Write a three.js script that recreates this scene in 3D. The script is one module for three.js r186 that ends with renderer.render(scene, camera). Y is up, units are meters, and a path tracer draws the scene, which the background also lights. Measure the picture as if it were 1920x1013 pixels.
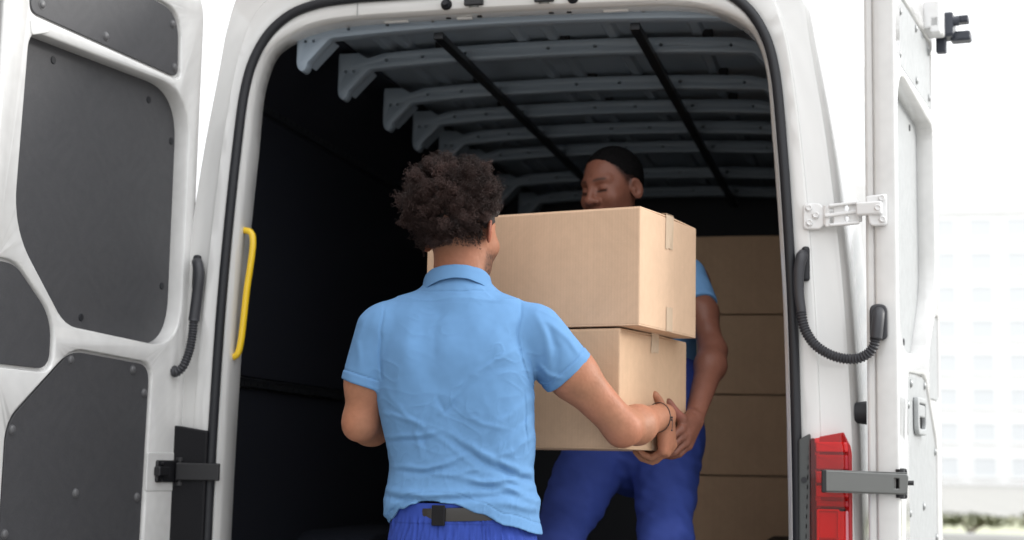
import * as THREE from 'three';
import { mergeGeometries, toCreasedNormals, mergeVertices } from 'three/addons/utils/BufferGeometryUtils.js';
import { RoundedBoxGeometry } from 'three/addons/geometries/RoundedBoxGeometry.js';
import { ImprovedNoise } from 'three/addons/math/ImprovedNoise.js';

// ---------------------------------------------------------------- camera, sky, sun, exposure
const rad = (d) => d * Math.PI / 180;
const scene = new THREE.Scene();
const camera = new THREE.PerspectiveCamera(19.814, 1024 / 540, 0.05, 600);
camera.position.set(1.0075, 1.15, 4.0011);
camera.lookAt(1.0075 - 0.231746, 1.15 + 0.124907, 4.0011 - 0.964724);
camera.rotateZ(rad(1.1));
camera.focus = 3.45; camera.userData.fStop = 3.2;

const renderer = new THREE.WebGLRenderer({ antialias: true });
renderer.toneMapping = THREE.LinearToneMapping;
renderer.toneMappingExposure = 1.18;
renderer.shadowMap.enabled = true;

// a bright white overcast sky: even cloud, a little brighter towards the veiled sun
const SUN = new THREE.Vector3(0.85, 0.36, -0.40).normalize();
{
  const w = 256, h = 128, d = new Float32Array(w * h * 4), n = new ImprovedNoise();
  for (let j = 0; j < h; j++) for (let i = 0; i < w; i++) {
    const el = ((j + 0.5) / h - 0.5) * Math.PI, az = ((i + 0.5) / w - 0.5) * 2 * Math.PI;
    const v = new THREE.Vector3(Math.cos(el) * Math.cos(az), Math.sin(el), Math.cos(el) * Math.sin(az));
    const s = Math.max(0, v.dot(SUN));
    const cl = 1 + 0.08 * n.noise(v.x * 3, v.y * 5, v.z * 3);
    const b = (1.05 + 1.35 * Math.max(0, v.y) + 0.8 * Math.pow(s, 6)) * cl;
    const k = (j * w + i) * 4;
    d[k] = b * 0.985; d[k + 1] = b; d[k + 2] = b * 1.02; d[k + 3] = 1;
  }
  const t = new THREE.DataTexture(d, w, h, THREE.RGBAFormat, THREE.FloatType);
  t.mapping = THREE.EquirectangularReflectionMapping; t.magFilter = THREE.LinearFilter; t.minFilter = THREE.LinearFilter; t.needsUpdate = true;
  scene.background = t; scene.environment = t;
}
const sun = new THREE.DirectionalLight(new THREE.Color(1, 0.965, 0.91), 1.5);
sun.position.copy(SUN).multiplyScalar(30); sun.target.position.set(0, 1, 0);
sun.castShadow = true; sun.shadow.radius = 24; sun.shadow.mapSize.set(2048, 2048);
Object.assign(sun.shadow.camera, { left: -8, right: 8, top: 8, bottom: -8, near: 1, far: 80 });
scene.add(sun, sun.target);

// ---------------------------------------------------------------- helpers
let seed = 7;
const rnd = () => { seed = (seed + 0x6d2b79f5) | 0; let t = Math.imul(seed ^ (seed >>> 15), 1 | seed); t = (t + Math.imul(t ^ (t >>> 7), 61 | t)) ^ t; return ((t ^ (t >>> 14)) >>> 0) / 4294967296; };
const rr = (a, b) => a + (b - a) * rnd();
const gauss = () => (rnd() + rnd() + rnd() + rnd() - 2) * 1.0;
const NZ = new ImprovedNoise(), noise = (x, y, z) => NZ.noise(x, y, z);
const clamp = (x, a, b) => Math.min(b, Math.max(a, x));
const mix = (a, b, t) => a + (b - a) * t;
const sstep = (a, b, x) => { const t = clamp((x - a) / (b - a), 0, 1); return t * t * (3 - 2 * t); };
const V = (x, y, z) => new THREE.Vector3(x, y, z);
const lin = (r, g, b) => new THREE.Color().setRGB(r, g, b);
function add(name, geo, m, parent = scene) {
  const o = new THREE.Mesh(geo, m); o.name = name; o.castShadow = o.receiveShadow = true; parent.add(o); return o;
}
const used = {};
const numbered = (n) => { used[n] = (used[n] ?? -1) + 1; return used[n] ? n + '_' + String(used[n]).padStart(3, '0') : n; };
function group(name, parent = scene, x = 0, y = 0, z = 0, turn = 0) {
  const g = new THREE.Group(); g.name = parent === scene ? numbered(name) : name; g.position.set(x, y, z); g.rotation.y = turn; parent.add(g); return g;
}
const tag = (o, label, category, grp, kind) => { o.userData.label = label; o.userData.category = category; if (grp) o.userData.group = grp; if (kind) o.userData.kind = kind; return o; };
const std = (c, roughness = 0.6, o = {}) => new THREE.MeshPhysicalMaterial({ color: c, roughness, ...o });
function texture(w, h, fn, srgb = true, rep) {
  const d = new Uint8Array(w * h * 4);
  for (let j = 0; j < h; j++) for (let i = 0; i < w; i++) { const c = fn(i, j), k = (j * w + i) * 4; d[k] = clamp(c[0], 0, 255); d[k + 1] = clamp(c[1], 0, 255); d[k + 2] = clamp(c[2], 0, 255); d[k + 3] = 255; }
  const t = new THREE.DataTexture(d, w, h); t.wrapS = t.wrapT = THREE.RepeatWrapping; t.magFilter = THREE.LinearFilter; t.minFilter = THREE.LinearMipmapLinearFilter; t.generateMipmaps = true;
  if (srgb) t.colorSpace = THREE.SRGBColorSpace; if (rep) t.repeat.set(...rep); t.needsUpdate = true; return t;
}
const tnoise = (i, j, w, h, f, z = 0) => {           // tiling noise
  const a = i / w * 2 * Math.PI, b = j / h * 2 * Math.PI, r = f / 6.283;
  return noise(Math.cos(a) * r + 9.1, Math.sin(a) * r + Math.cos(b) * r + z, Math.sin(b) * r + 3.7);
};
const rbox = (w, h, d, r = 0.004, seg = 2) => new RoundedBoxGeometry(w, h, d, seg, Math.min(r, w / 2.01, h / 2.01, d / 2.01));
const at = (g, x, y, z, rx = 0, ry = 0, rz = 0) => { g.applyMatrix4(new THREE.Matrix4().makeRotationFromEuler(new THREE.Euler(rx, ry, rz))); g.translate(x, y, z); return g; };
const plain = (g) => { const n = g.index ? g.toNonIndexed() : g; for (const k of Object.keys(n.attributes)) if (!['position', 'normal', 'uv'].includes(k)) n.deleteAttribute(k); return n; };
const join = (list) => mergeGeometries(list.map(plain));
// polygon with a radius at each corner: [[x, y, r], ...]
function rounded(pts, K = THREE.Shape) {
  const s = new K(), n = pts.length;
  for (let i = 0; i < n; i++) {
    const [x, y, r = 0] = pts[i], [px, py] = pts[(i + n - 1) % n], [nx, ny] = pts[(i + 1) % n];
    const a = Math.hypot(px - x, py - y), b = Math.hypot(nx - x, ny - y), q = Math.min(r, a * 0.49, b * 0.49);
    const p0 = [x + (px - x) / a * q, y + (py - y) / a * q], p1 = [x + (nx - x) / b * q, y + (ny - y) / b * q];
    i ? s.lineTo(...p0) : s.moveTo(...p0);
    if (q) s.quadraticCurveTo(x, y, ...p1);
  }
  s.closePath(); return s;
}
const ext = (shape, depth, bevel = 0.003, seg = 2, curve = 10) => new THREE.ExtrudeGeometry(shape, { depth: depth - 2 * bevel, bevelEnabled: bevel > 0, bevelThickness: bevel, bevelSize: bevel, bevelOffset: -bevel, bevelSegments: seg, curveSegments: curve }).translate(0, 0, bevel);
// tube along points with a radius that may vary along it
function tube(points, radius, segs = 40, sides = 12, closed = false) {
  const c = new THREE.CatmullRomCurve3(points, closed, 'centripetal'), fr = c.computeFrenetFrames(segs, closed), pos = [], idx = [], uv = [];
  for (let i = 0; i <= segs; i++) {
    const p = c.getPointAt(i / segs), r = typeof radius === 'function' ? radius(i / segs) : radius;
    for (let j = 0; j <= sides; j++) {
      const a = j / sides * 2 * Math.PI, ca = Math.cos(a) * r, sa = Math.sin(a) * r;
      pos.push(p.x + fr.normals[i].x * ca + fr.binormals[i].x * sa, p.y + fr.normals[i].y * ca + fr.binormals[i].y * sa, p.z + fr.normals[i].z * ca + fr.binormals[i].z * sa);
      uv.push(j / sides, i / segs);
      if (i && j) { const b = i * (sides + 1) + j, q = b - sides - 1; idx.push(q - 1, q, b, q - 1, b, b - 1); }
    }
  }
  if (!closed) for (const e of [0, segs]) {
    const p = c.getPointAt(e / segs), k = pos.length / 3; pos.push(p.x, p.y, p.z); uv.push(0.5, 0.5);
    for (let j = 1; j <= sides; j++) idx.push(k, e * (sides + 1) + j, e * (sides + 1) + j - 1);
  }
  const g = new THREE.BufferGeometry(); g.setAttribute('position', new THREE.Float32BufferAttribute(pos, 3)); g.setAttribute('uv', new THREE.Float32BufferAttribute(uv, 2)); g.setIndex(idx); g.computeVertexNormals(); return g;
}
// grid of rows[i][j] = Vector3 as a smooth sheet
function sheet(rows, crease) {
  const n = rows[0].length, pos = [], idx = [], uv = [];
  rows.forEach((row, i) => row.forEach((p, j) => { pos.push(p.x, p.y, p.z); uv.push(j / (n - 1), i / (rows.length - 1)); if (i && j) { const b = i * n + j, q = b - n; idx.push(q - 1, q, b, q - 1, b, b - 1); } }));
  const g = new THREE.BufferGeometry(); g.setAttribute('position', new THREE.Float32BufferAttribute(pos, 3)); g.setAttribute('uv', new THREE.Float32BufferAttribute(uv, 2)); g.setIndex(idx);
  if (crease) return toCreasedNormals(g, crease);
  g.computeVertexNormals(); return g;
}

// ---- distance fields, meshed with surface nets
const len3 = (x, y, z) => Math.sqrt(x * x + y * y + z * z), len2 = (x, y) => Math.sqrt(x * x + y * y);
const smin = (a, b, k) => { const h = clamp(0.5 + 0.5 * (b - a) / k, 0, 1); return b + (a - b) * h - k * h * (1 - h); };
const smax = (a, b, k) => -smin(-a, -b, k);
function cone(x, y, z, q) {                            // q = [ax, ay, az, bx, by, bz, ra, rb]
  const ux = q[3] - q[0], uy = q[4] - q[1], uz = q[5] - q[2], vx = x - q[0], vy = y - q[1], vz = z - q[2];
  const h = clamp((vx * ux + vy * uy + vz * uz) / (ux * ux + uy * uy + uz * uz + 1e-12), 0, 1);
  return len3(vx - ux * h, vy - uy * h, vz - uz * h) - (q[6] + (q[7] - q[6]) * h);
}
function ell(x, y, z, cx, cy, cz, a, b, c) {
  const X = x - cx, Y = y - cy, Z = z - cz, k0 = len3(X / a, Y / b, Z / c), k1 = len3(X / a / a, Y / b / b, Z / c / c);
  return k1 < 1e-9 ? -Math.min(a, b, c) : k0 * (k0 - 1) / k1;
}
function nets(f, lo, hi, cell, color, slack = 1.5) {
  const N = [0, 1, 2].map((k) => Math.ceil((hi[k] - lo[k]) / cell) + 1), [nx, ny, nz] = N, F = new Float32Array(nx * ny * nz), B = 6, R = B * cell * 0.87 * slack;
  for (let bz = 0; bz < nz; bz += B) for (let by = 0; by < ny; by += B) for (let bx = 0; bx < nx; bx += B) {
    const c = f(lo[0] + (bx + B / 2) * cell, lo[1] + (by + B / 2) * cell, lo[2] + (bz + B / 2) * cell), far = Math.abs(c) > R;
    for (let k = bz; k < Math.min(nz, bz + B); k++) for (let j = by; j < Math.min(ny, by + B); j++) for (let i = bx; i < Math.min(nx, bx + B); i++)
      F[i + nx * (j + ny * k)] = far ? c : f(lo[0] + i * cell, lo[1] + j * cell, lo[2] + k * cell);
  }
  const id = new Int32Array(nx * ny * nz).fill(-1), pos = [], nor = [], col = [], idx = [], e = cell * 0.4;
  const off = [0, 1, nx, nx + 1, nx * ny, nx * ny + 1, nx * ny + nx, nx * ny + nx + 1], E = [[0, 1], [2, 3], [4, 5], [6, 7], [0, 2], [1, 3], [4, 6], [5, 7], [0, 4], [1, 5], [2, 6], [3, 7]];
  for (let k = 0; k < nz - 1; k++) for (let j = 0; j < ny - 1; j++) for (let i = 0; i < nx - 1; i++) {
    const b = i + nx * (j + ny * k); let m = 0;
    for (let q = 0; q < 8; q++) if (F[b + off[q]] < 0) m |= 1 << q;
    if (m === 0 || m === 255) continue;
    let sx = 0, sy = 0, sz = 0, n = 0;
    for (const [p, q] of E) {
      if (((m >> p) & 1) === ((m >> q) & 1)) continue;
      const a = F[b + off[p]], t = a / (a - F[b + off[q]]);
      sx += (p & 1) + ((q & 1) - (p & 1)) * t; sy += ((p >> 1) & 1) + (((q >> 1) & 1) - ((p >> 1) & 1)) * t; sz += (p >> 2) + ((q >> 2) - (p >> 2)) * t; n++;
    }
    let x = lo[0] + (i + sx / n) * cell, y = lo[1] + (j + sy / n) * cell, z = lo[2] + (k + sz / n) * cell, gx, gy, gz;
    // one step on to the surface along the cell's own gradient, then the exact normal there
    const q = (o) => F[b + off[o]];
    gx = q(1) - q(0) + q(3) - q(2) + q(5) - q(4) + q(7) - q(6); gy = q(2) - q(0) + q(3) - q(1) + q(6) - q(4) + q(7) - q(5); gz = q(4) - q(0) + q(5) - q(1) + q(6) - q(2) + q(7) - q(3);
    let l = len3(gx, gy, gz) || 1; const st = clamp(f(x, y, z), -cell * 0.6, cell * 0.6) * clamp(4 * cell / l, 0.3, 1) / l; x -= gx * st; y -= gy * st; z -= gz * st;
    const k0 = f(x + e, y - e, z - e), k1 = f(x - e, y - e, z + e), k2 = f(x - e, y + e, z - e), k3 = f(x + e, y + e, z + e);
    gx = k0 - k1 - k2 + k3; gy = -k0 - k1 + k2 + k3; gz = -k0 + k1 - k2 + k3; l = len3(gx, gy, gz) || 1; gx /= l; gy /= l; gz /= l;
    id[b] = pos.length / 3; pos.push(x, y, z); nor.push(gx, gy, gz);
    if (color) col.push(...color(x, y, z, gx, gy, gz));
  }
  const quad = (a, b, c, d, flip) => { if (a < 0 || b < 0 || c < 0 || d < 0) return; flip ? idx.push(a, c, b, a, d, c) : idx.push(a, b, c, a, c, d); };
  for (let k = 1; k < nz - 1; k++) for (let j = 1; j < ny - 1; j++) for (let i = 1; i < nx - 1; i++) {
    const b = i + nx * (j + ny * k), s = F[b] < 0;
    if (s !== (F[b + 1] < 0)) quad(id[b], id[b - nx], id[b - nx - nx * ny], id[b - nx * ny], !s);
    if (s !== (F[b + nx] < 0)) quad(id[b], id[b - nx * ny], id[b - nx * ny - 1], id[b - 1], !s);
    if (s !== (F[b + nx * ny] < 0)) quad(id[b], id[b - 1], id[b - 1 - nx], id[b - nx], !s);
  }
  const g = new THREE.BufferGeometry(); g.setAttribute('position', new THREE.Float32BufferAttribute(pos, 3)); g.setAttribute('normal', new THREE.Float32BufferAttribute(nor, 3));
  if (color) g.setAttribute('color', new THREE.Float32BufferAttribute(col, 3));
  g.setIndex(idx); return g;
}

// ---------------------------------------------------------------- materials
const dust = texture(512, 512, (i, j) => { const v = 244 + 8 * tnoise(i, j, 512, 512, 9) + 5 * tnoise(i, j, 512, 512, 40, 5); return [v, v, v - 1]; });
const paintRough = texture(256, 256, (i, j) => { const v = 120 + 40 * tnoise(i, j, 256, 256, 8) + 25 * tnoise(i, j, 256, 256, 44, 2); return [v, v, v]; }, false);
const M = {
  white: std(lin(0.775, 0.77, 0.765), 0.42, { map: dust, roughnessMap: paintRough, clearcoat: 0.7, clearcoatRoughness: 0.08 }),
  whiteMatt: std(lin(0.76, 0.76, 0.76), 0.5),
  primer: std(lin(0.245, 0.295, 0.35), 0.42),
  rubber: std(lin(0.012, 0.013, 0.017), 0.55),
  cable: std(lin(0.035, 0.036, 0.042), 0.5),
  blackMetal: std(lin(0.012, 0.012, 0.014), 0.38),
  blackPlastic: std(lin(0.010, 0.010, 0.012), 0.5, { specularIntensity: 0.4 }),
  trim: std(lin(0.055, 0.06, 0.06), 0.38),
  steel: std(lin(0.19, 0.195, 0.19), 0.36, { metalness: 0.75 }),
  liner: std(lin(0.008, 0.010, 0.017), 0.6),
  linerRail: std(lin(0.02, 0.022, 0.026), 0.35, { metalness: 0.4 }),
  yellow: std(lin(0.80, 0.52, 0.015), 0.35, { clearcoat: 0.4 }),
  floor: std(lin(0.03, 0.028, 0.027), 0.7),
};
const panelTex = texture(512, 512, (i, j) => { const g = rnd() * 26 - 13 + 9 * tnoise(i, j, 512, 512, 14) + 7 * tnoise(i, j, 512, 512, 60, 3); const v = 206 + g; return [v, v, v + 1]; });
panelTex.repeat.set(3, 3);
const grainBump = texture(256, 256, () => { const v = 255 * rnd(); return [v, v, v]; }, false); grainBump.repeat.set(9, 9);
M.panel = std(lin(0.10, 0.10, 0.107), 0.55, { map: panelTex, bumpMap: grainBump, bumpScale: 0.0003 });
M.panelGlare = std(lin(0.62, 0.64, 0.635), 0.5, { map: panelTex, bumpMap: grainBump, bumpScale: 0.0003 });  // door panels again, lightened in colour to stand for sky glare

// ---------------------------------------------------------------- ground and background
{
  const asph = texture(512, 512, (i, j) => { const v = 205 + 30 * (rnd() - 0.5) + 26 * tnoise(i, j, 512, 512, 12) + 20 * tnoise(i, j, 512, 512, 70, 4); return [v, v, v - 2]; });
  asph.repeat.set(150, 150);
  const g = add('ground', new THREE.PlaneGeometry(600, 600).rotateX(-Math.PI / 2), std(lin(0.5, 0.49, 0.47), 0.9, { map: asph })); g.userData.kind = 'structure';
  const lawn = add('grass', at(new THREE.PlaneGeometry(60, 16).rotateX(-Math.PI / 2), 24, 0.006, -32), std(lin(0.42, 0.43, 0.3), 1)); lawn.userData.kind = 'structure';
  const kerb = add('kerb', at(rbox(60, 0.14, 0.2, 0.02), 24, 0.07, -23.9), std(lin(0.5, 0.5, 0.48), 0.9)); kerb.userData.kind = 'structure';
}
function building(x0, x1, z, h, depth, floors, cols, label, wallC) {
  const b = group('office_building', scene, (x0 + x1) / 2, 0, z); tag(b, label, 'building');
  const w = x1 - x0, wm = std(wallC, 0.85), gm = std(lin(0.71, 0.73, 0.74), 0.45), fm = std(lin(0.9, 0.9, 0.89), 0.6);
  add('wall', at(new THREE.BoxGeometry(w, h, depth), 0, h / 2, -depth / 2), wm, b);
  add('roof_parapet', at(rbox(w + 0.5, 0.7, depth + 0.5, 0.05), 0, h + 0.3, -depth / 2), fm, b);
  const fh = h / floors, cw = w / cols, pane = rbox(cw * 0.62, fh * 0.55, 0.06, 0.01, 1), frame = ext((() => { const s = rounded([[-cw * 0.35, -fh * 0.32, 0], [cw * 0.35, -fh * 0.32, 0], [cw * 0.35, fh * 0.32, 0], [-cw * 0.35, fh * 0.32, 0]]); s.holes.push(rounded([[-cw * 0.3, -fh * 0.27, 0], [-cw * 0.3, fh * 0.27, 0], [cw * 0.3, fh * 0.27, 0], [cw * 0.3, -fh * 0.27, 0]], THREE.Path)); return s; })(), 0.14, 0);
  for (let f = 0; f < floors; f++) for (let c = 0; c < cols; c++) {
    const k = group('window', b, -w / 2 + (c + 0.5) * cw, (f + 0.52) * fh, 0);
    add('frame', frame, fm, k); add('pane', pane, gm, k).position.z = 0.02;
  }
}
building(5.5, 78, -158, 27.5, 20, 8, 20, 'long pale low building in the bright background beyond the right rear door', lin(0.83, 0.83, 0.82));
building(-34, 4.6, -236, 63, 20, 14, 10, 'tall pale building far behind, showing between the van pillar and the right rear door', lin(0.83, 0.83, 0.82));
{ // unseen brick building added at left: it keeps the sky off the left-hand sides
  const b = group('added_shade_building', scene, -4.6, 0, 4.5); tag(b, 'added unseen brick building at left, there to shade the left-hand sides', 'building');
  const bt = texture(256, 256, (i, j) => { const v = 200 + 30 * tnoise(i, j, 256, 256, 40) + (rnd() - 0.5) * 24; return [v, v - 4, v - 8]; }); bt.repeat.set(8, 4);
  add('wall', at(new THREE.BoxGeometry(4, 13, 16), -2, 6.5, 0), std(lin(0.23, 0.15, 0.11), 0.9, { map: bt }), b);
  add('roof_parapet', at(rbox(4.3, 0.4, 16.3, 0.03), -2, 13.15, 0), std(lin(0.4, 0.39, 0.37), 0.8), b);
  for (let f = 0; f < 4; f++) for (let c = 0; c < 5; c++) { const w = group('window', b, 0, 1.7 + f * 2.9, -6.4 + c * 3.2); add('frame', rbox(0.08, 1.5, 1.2, 0.01), std(lin(0.6, 0.6, 0.58), 0.6), w); add('pane', at(rbox(0.02, 1.36, 1.06, 0.005), 0.04, 0, 0), std(lin(0.03, 0.035, 0.04), 0.05), w); add('sill', at(rbox(0.2, 0.07, 1.36, 0.01), 0.05, -0.79, 0), std(lin(0.45, 0.44, 0.42), 0.8), w); }
}
function shrub(x, z, r, h, tint) {
  const g = group('shrub', scene, x, 0, z); tag(g, 'low yellow-green shrub on the grass far behind the van', 'shrub', 'shrubs on the far grass');
  const stems = [], pos = [], nor = [];
  for (let i = 0; i < 7; i++) { const a = rr(0, 6.28); stems.push(tube([V(0, 0, 0), V(Math.cos(a) * r * 0.25, h * 0.4, Math.sin(a) * r * 0.25), V(Math.cos(a) * r * 0.55, h * 0.8, Math.sin(a) * r * 0.55)], (t) => 0.025 * (1 - 0.7 * t), 6, 5)); }
  add('stem', join(stems), std(lin(0.1, 0.07, 0.05), 0.9), g);
  for (let i = 0; i < 900; i++) {
    const a = rr(0, 6.28), u = rr(-0.6, 1), q = Math.cbrt(rr(0.15, 1)) * (0.85 + 0.35 * noise(Math.cos(a) * 2 + x, u * 2, Math.sin(a) * 2 + z)), s = Math.sqrt(1 - u * u);
    const c = V(Math.cos(a) * s * q * r, h * 0.58 + u * q * h * 0.5, Math.sin(a) * s * q * r), d = V(rr(-1, 1), rr(-0.4, 1), rr(-1, 1)).normalize(), e = V(rr(-1, 1), rr(-1, 1), rr(-1, 1)).cross(d).normalize(), n = d.clone().cross(e), l = rr(0.05, 0.09);
    const A = c, Bp = c.clone().addScaledVector(d, l * 0.5).addScaledVector(e, l * 0.28), C = c.clone().addScaledVector(d, l), D = c.clone().addScaledVector(d, l * 0.5).addScaledVector(e, -l * 0.28);
    for (const p of [A, Bp, C, A, C, D]) { pos.push(p.x, p.y, p.z); nor.push(n.x, n.y, n.z); }
  }
  const lg = new THREE.BufferGeometry(); lg.setAttribute('position', new THREE.Float32BufferAttribute(pos, 3)); lg.setAttribute('normal', new THREE.Float32BufferAttribute(nor, 3));
  add('foliage', lg, std(tint, 0.8, { transmission: 0.5, thickness: 0 }), g);
}
[[2.6, -27, 0.9, 0.38], [4.1, -26.6, 1.0, 0.45], [5.6, -27.3, 0.9, 0.5], [7.2, -26.5, 0.9, 0.42]].forEach(([x, z, r, h], i) => shrub(x, z, r, h, lin(0.34 + 0.04 * (i % 2), 0.38, 0.16)));

// ---------------------------------------------------------------- the van
const van = group('delivery_van'); tag(van, 'white delivery van with both rear doors open and a dark empty-sided load bay', 'van');
// the seal line round the rear opening (left half, bottom to top) and the outer edge of the body at the same stations
const SEAL = [[-0.80, 0.52], [-0.80, 0.95], [-0.795, 1.3], [-0.786, 1.6], [-0.763, 1.99], [-0.742, 2.2], [-0.718, 2.285], [-0.676, 2.355], [-0.615, 2.405], [-0.545, 2.43], [-0.46, 2.441], [-0.22, 2.446], [0, 2.448]];
const OUTER = [[-0.955, 0.52], [-0.945, 0.95], [-0.938, 1.3], [-0.918, 1.64], [-0.88, 2.0], [-0.838, 2.27], [-0.822, 2.38], [-0.785, 2.5], [-0.71, 2.58], [-0.6, 2.62], [-0.46, 2.64], [-0.22, 2.655], [0, 2.66]];
const both = (h) => [...h, ...h.slice(0, -1).reverse().map(([x, y]) => [-x, y])];
const curveOf = (h) => new THREE.CatmullRomCurve3(both(h).map(([x, y]) => V(x, y, 0)), false, 'centripetal');
const sealC = curveOf(SEAL), outC = curveOf(OUTER), NS = 120;
{
  const rows = [];
  for (let i = 0; i <= NS; i++) {
    const s = sealC.getPoint(i / NS), o = outC.getPoint(i / NS), w = s.distanceTo(o), d = o.clone().sub(s).divideScalar(w);
    const top = sstep(2.3, 2.44, s.y), ins = mix(0.026, 0.055, top);
    const prof = [[-ins + 0.004, -0.11], [-ins, -0.1], [-ins, -0.034], [-ins + 0.001, -0.02], [-ins + 0.004, -0.011], [-ins + 0.009, -0.005], [-ins * 0.6, -0.001], [-0.016, 0], [-0.012, -0.002], [-0.01, -0.008], [0.01, -0.008], [0.012, -0.002], [0.016, 0],
      [0.1 * w + 0.01, 0.002], [0.38 * w, 0.005], [0.41 * w, 0.003], [0.43 * w, -0.002], [0.47 * w, -0.004], [0.85 * w, -0.012], [0.95 * w, -0.018], [w, -0.03], [w + 0.008, -0.046], [w + 0.014, -0.075], [w + 0.022, -0.13], [w + 0.03, -0.22], [w + 0.042, -0.4], [w + 0.055, -0.9], [w + 0.06, -2], [w + 0.06, -4.2]];
    // ahead of the rear corner the body side stands wider and more upright than the rear face
    const full = s.y < 2.44 ? Math.min(0.985, mix(0.95, 0.88, sstep(1.6, 2.42, o.y))) : 0, need = Math.max(0, full - Math.abs(o.x + d.x * 0.03)) * (1 - sstep(2.48, 2.62, o.y)), sd = s.x < 0 ? -1 : 0;
    rows.push(prof.map(([q, z]) => V(s.x + d.x * q + sd * need * sstep(0.03, 0.24, -z), s.y + d.y * q, z)));
  }
  add('body_shell', sheet(rows, rad(32)), M.white, van);
  const sealPts = []; for (let i = 0; i <= NS; i++) { const p = sealC.getPoint(i / NS); sealPts.push(V(p.x, p.y, 0.004)); }
  add('door_seal', tube(sealPts, 0.0135, 240, 10), M.rubber, van);
}
// nose, bonnet and cab ahead of the load bay
{
  const s = rounded([[-5.9, 0.35, 0.1], [-4.1, 0.35, 0.02], [-4.1, 2.66, 0.05], [-4.6, 2.6, 0.3], [-5.3, 1.45, 0.2], [-5.95, 1.2, 0.15]]);
  const g = new THREE.ExtrudeGeometry(s, { depth: 1.86, bevelEnabled: true, bevelThickness: 0.06, bevelSize: 0.06, bevelOffset: -0.06, bevelSegments: 4 });
  g.rotateY(-Math.PI / 2); g.translate(0.93, 0, 0);
  add('cab', g, M.white, van);
  add('windscreen', at(rbox(1.6, 1.25, 0.02, 0.01), 0, 1.98, -5.0, rad(-31)), std(lin(0.02, 0.025, 0.03), 0.05), van);
}
const wheelTyre = new THREE.TorusGeometry(0.25, 0.095, 14, 40).rotateY(Math.PI / 2), wheelRim = new THREE.CylinderGeometry(0.19, 0.19, 0.16, 32).rotateZ(Math.PI / 2);
for (const [x, z] of [[-0.82, -1.25], [0.82, -1.25], [-0.82, -4.95], [0.82, -4.95]]) { const w = group('wheel', van, x, 0.345, z); add('tyre', wheelTyre, M.rubber, w); add('rim', wheelRim, M.steel, w); }
add('rear_bumper', at(rbox(1.98, 0.2, 0.16, 0.05, 3), 0, 0.44, 0.03), M.blackPlastic, van);
// load bay: floor, dark liner walls, bulkhead, roof skin
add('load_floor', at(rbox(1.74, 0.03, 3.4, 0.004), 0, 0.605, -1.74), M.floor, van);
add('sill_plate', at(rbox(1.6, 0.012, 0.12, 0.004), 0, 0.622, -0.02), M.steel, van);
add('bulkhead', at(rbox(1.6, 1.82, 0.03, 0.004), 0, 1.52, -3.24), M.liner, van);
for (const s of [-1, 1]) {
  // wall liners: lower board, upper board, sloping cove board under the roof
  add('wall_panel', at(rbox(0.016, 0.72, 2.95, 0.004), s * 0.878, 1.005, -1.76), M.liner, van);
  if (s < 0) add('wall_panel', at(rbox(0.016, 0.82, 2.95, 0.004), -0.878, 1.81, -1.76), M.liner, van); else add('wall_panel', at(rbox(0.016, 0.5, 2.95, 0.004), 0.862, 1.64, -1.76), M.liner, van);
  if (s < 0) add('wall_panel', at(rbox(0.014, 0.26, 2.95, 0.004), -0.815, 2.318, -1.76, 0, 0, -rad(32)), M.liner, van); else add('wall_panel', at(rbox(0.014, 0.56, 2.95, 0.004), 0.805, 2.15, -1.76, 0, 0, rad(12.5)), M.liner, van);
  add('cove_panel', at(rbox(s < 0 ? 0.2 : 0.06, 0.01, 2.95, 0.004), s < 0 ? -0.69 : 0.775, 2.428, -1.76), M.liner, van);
  for (const [y, h] of s < 0 ? [[2.243, 0.04], [1.381, 0.028]] : [[1.381, 0.028]]) {
    const r = group('lashing_rail', van, s * 0.862, y, -1.7);
    add('rail_channel', rbox(0.022, h, 3.0, 0.003), M.linerRail, r);
    add('rail_edge', at(rbox(0.006, 0.008, 3.0, 0.002), -s * 0.012, h / 2 - 0.005, 0), M.linerRail, r);
    const sl = new THREE.CylinderGeometry(0.0062, 0.0062, 0.004, 10).rotateZ(Math.PI / 2);
    for (let k = 0; k < 30; k++) add('rail_slot', sl, M.linerRail, r).position.set(-s * 0.0115, -0.002, 1.42 - k * 0.05);
  }
  const arch = rounded([[-0.5, 0, 0], [0.5, 0, 0], [0.44, 0.3, 0.16], [-0.44, 0.3, 0.16]]);
  add('wheel_arch', at(ext(arch, 0.26, 0.02, 3), s * 0.75 - 0.13, 0.62, -1.25, 0, Math.PI / 2, 0), M.liner, van);
}
add('roof_skin', at(new THREE.BoxGeometry(1.4, 0.006, 3.1), 0.08, 2.437, -1.66), M.primer, van);
{ // pressed beads along the roof skin
  const b = ext(rounded([[-0.022, 0, 0], [0.022, 0, 0], [0.012, -0.012, 0.004], [-0.012, -0.012, 0.004]].reverse()), 3.0, 0);
  for (const x of [-0.475, -0.41, -0.04, 0.055, 0.24, 0.49]) add('roof_bead', at(b.clone(), x, 2.434, -3.1), M.primer, van);
}
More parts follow.
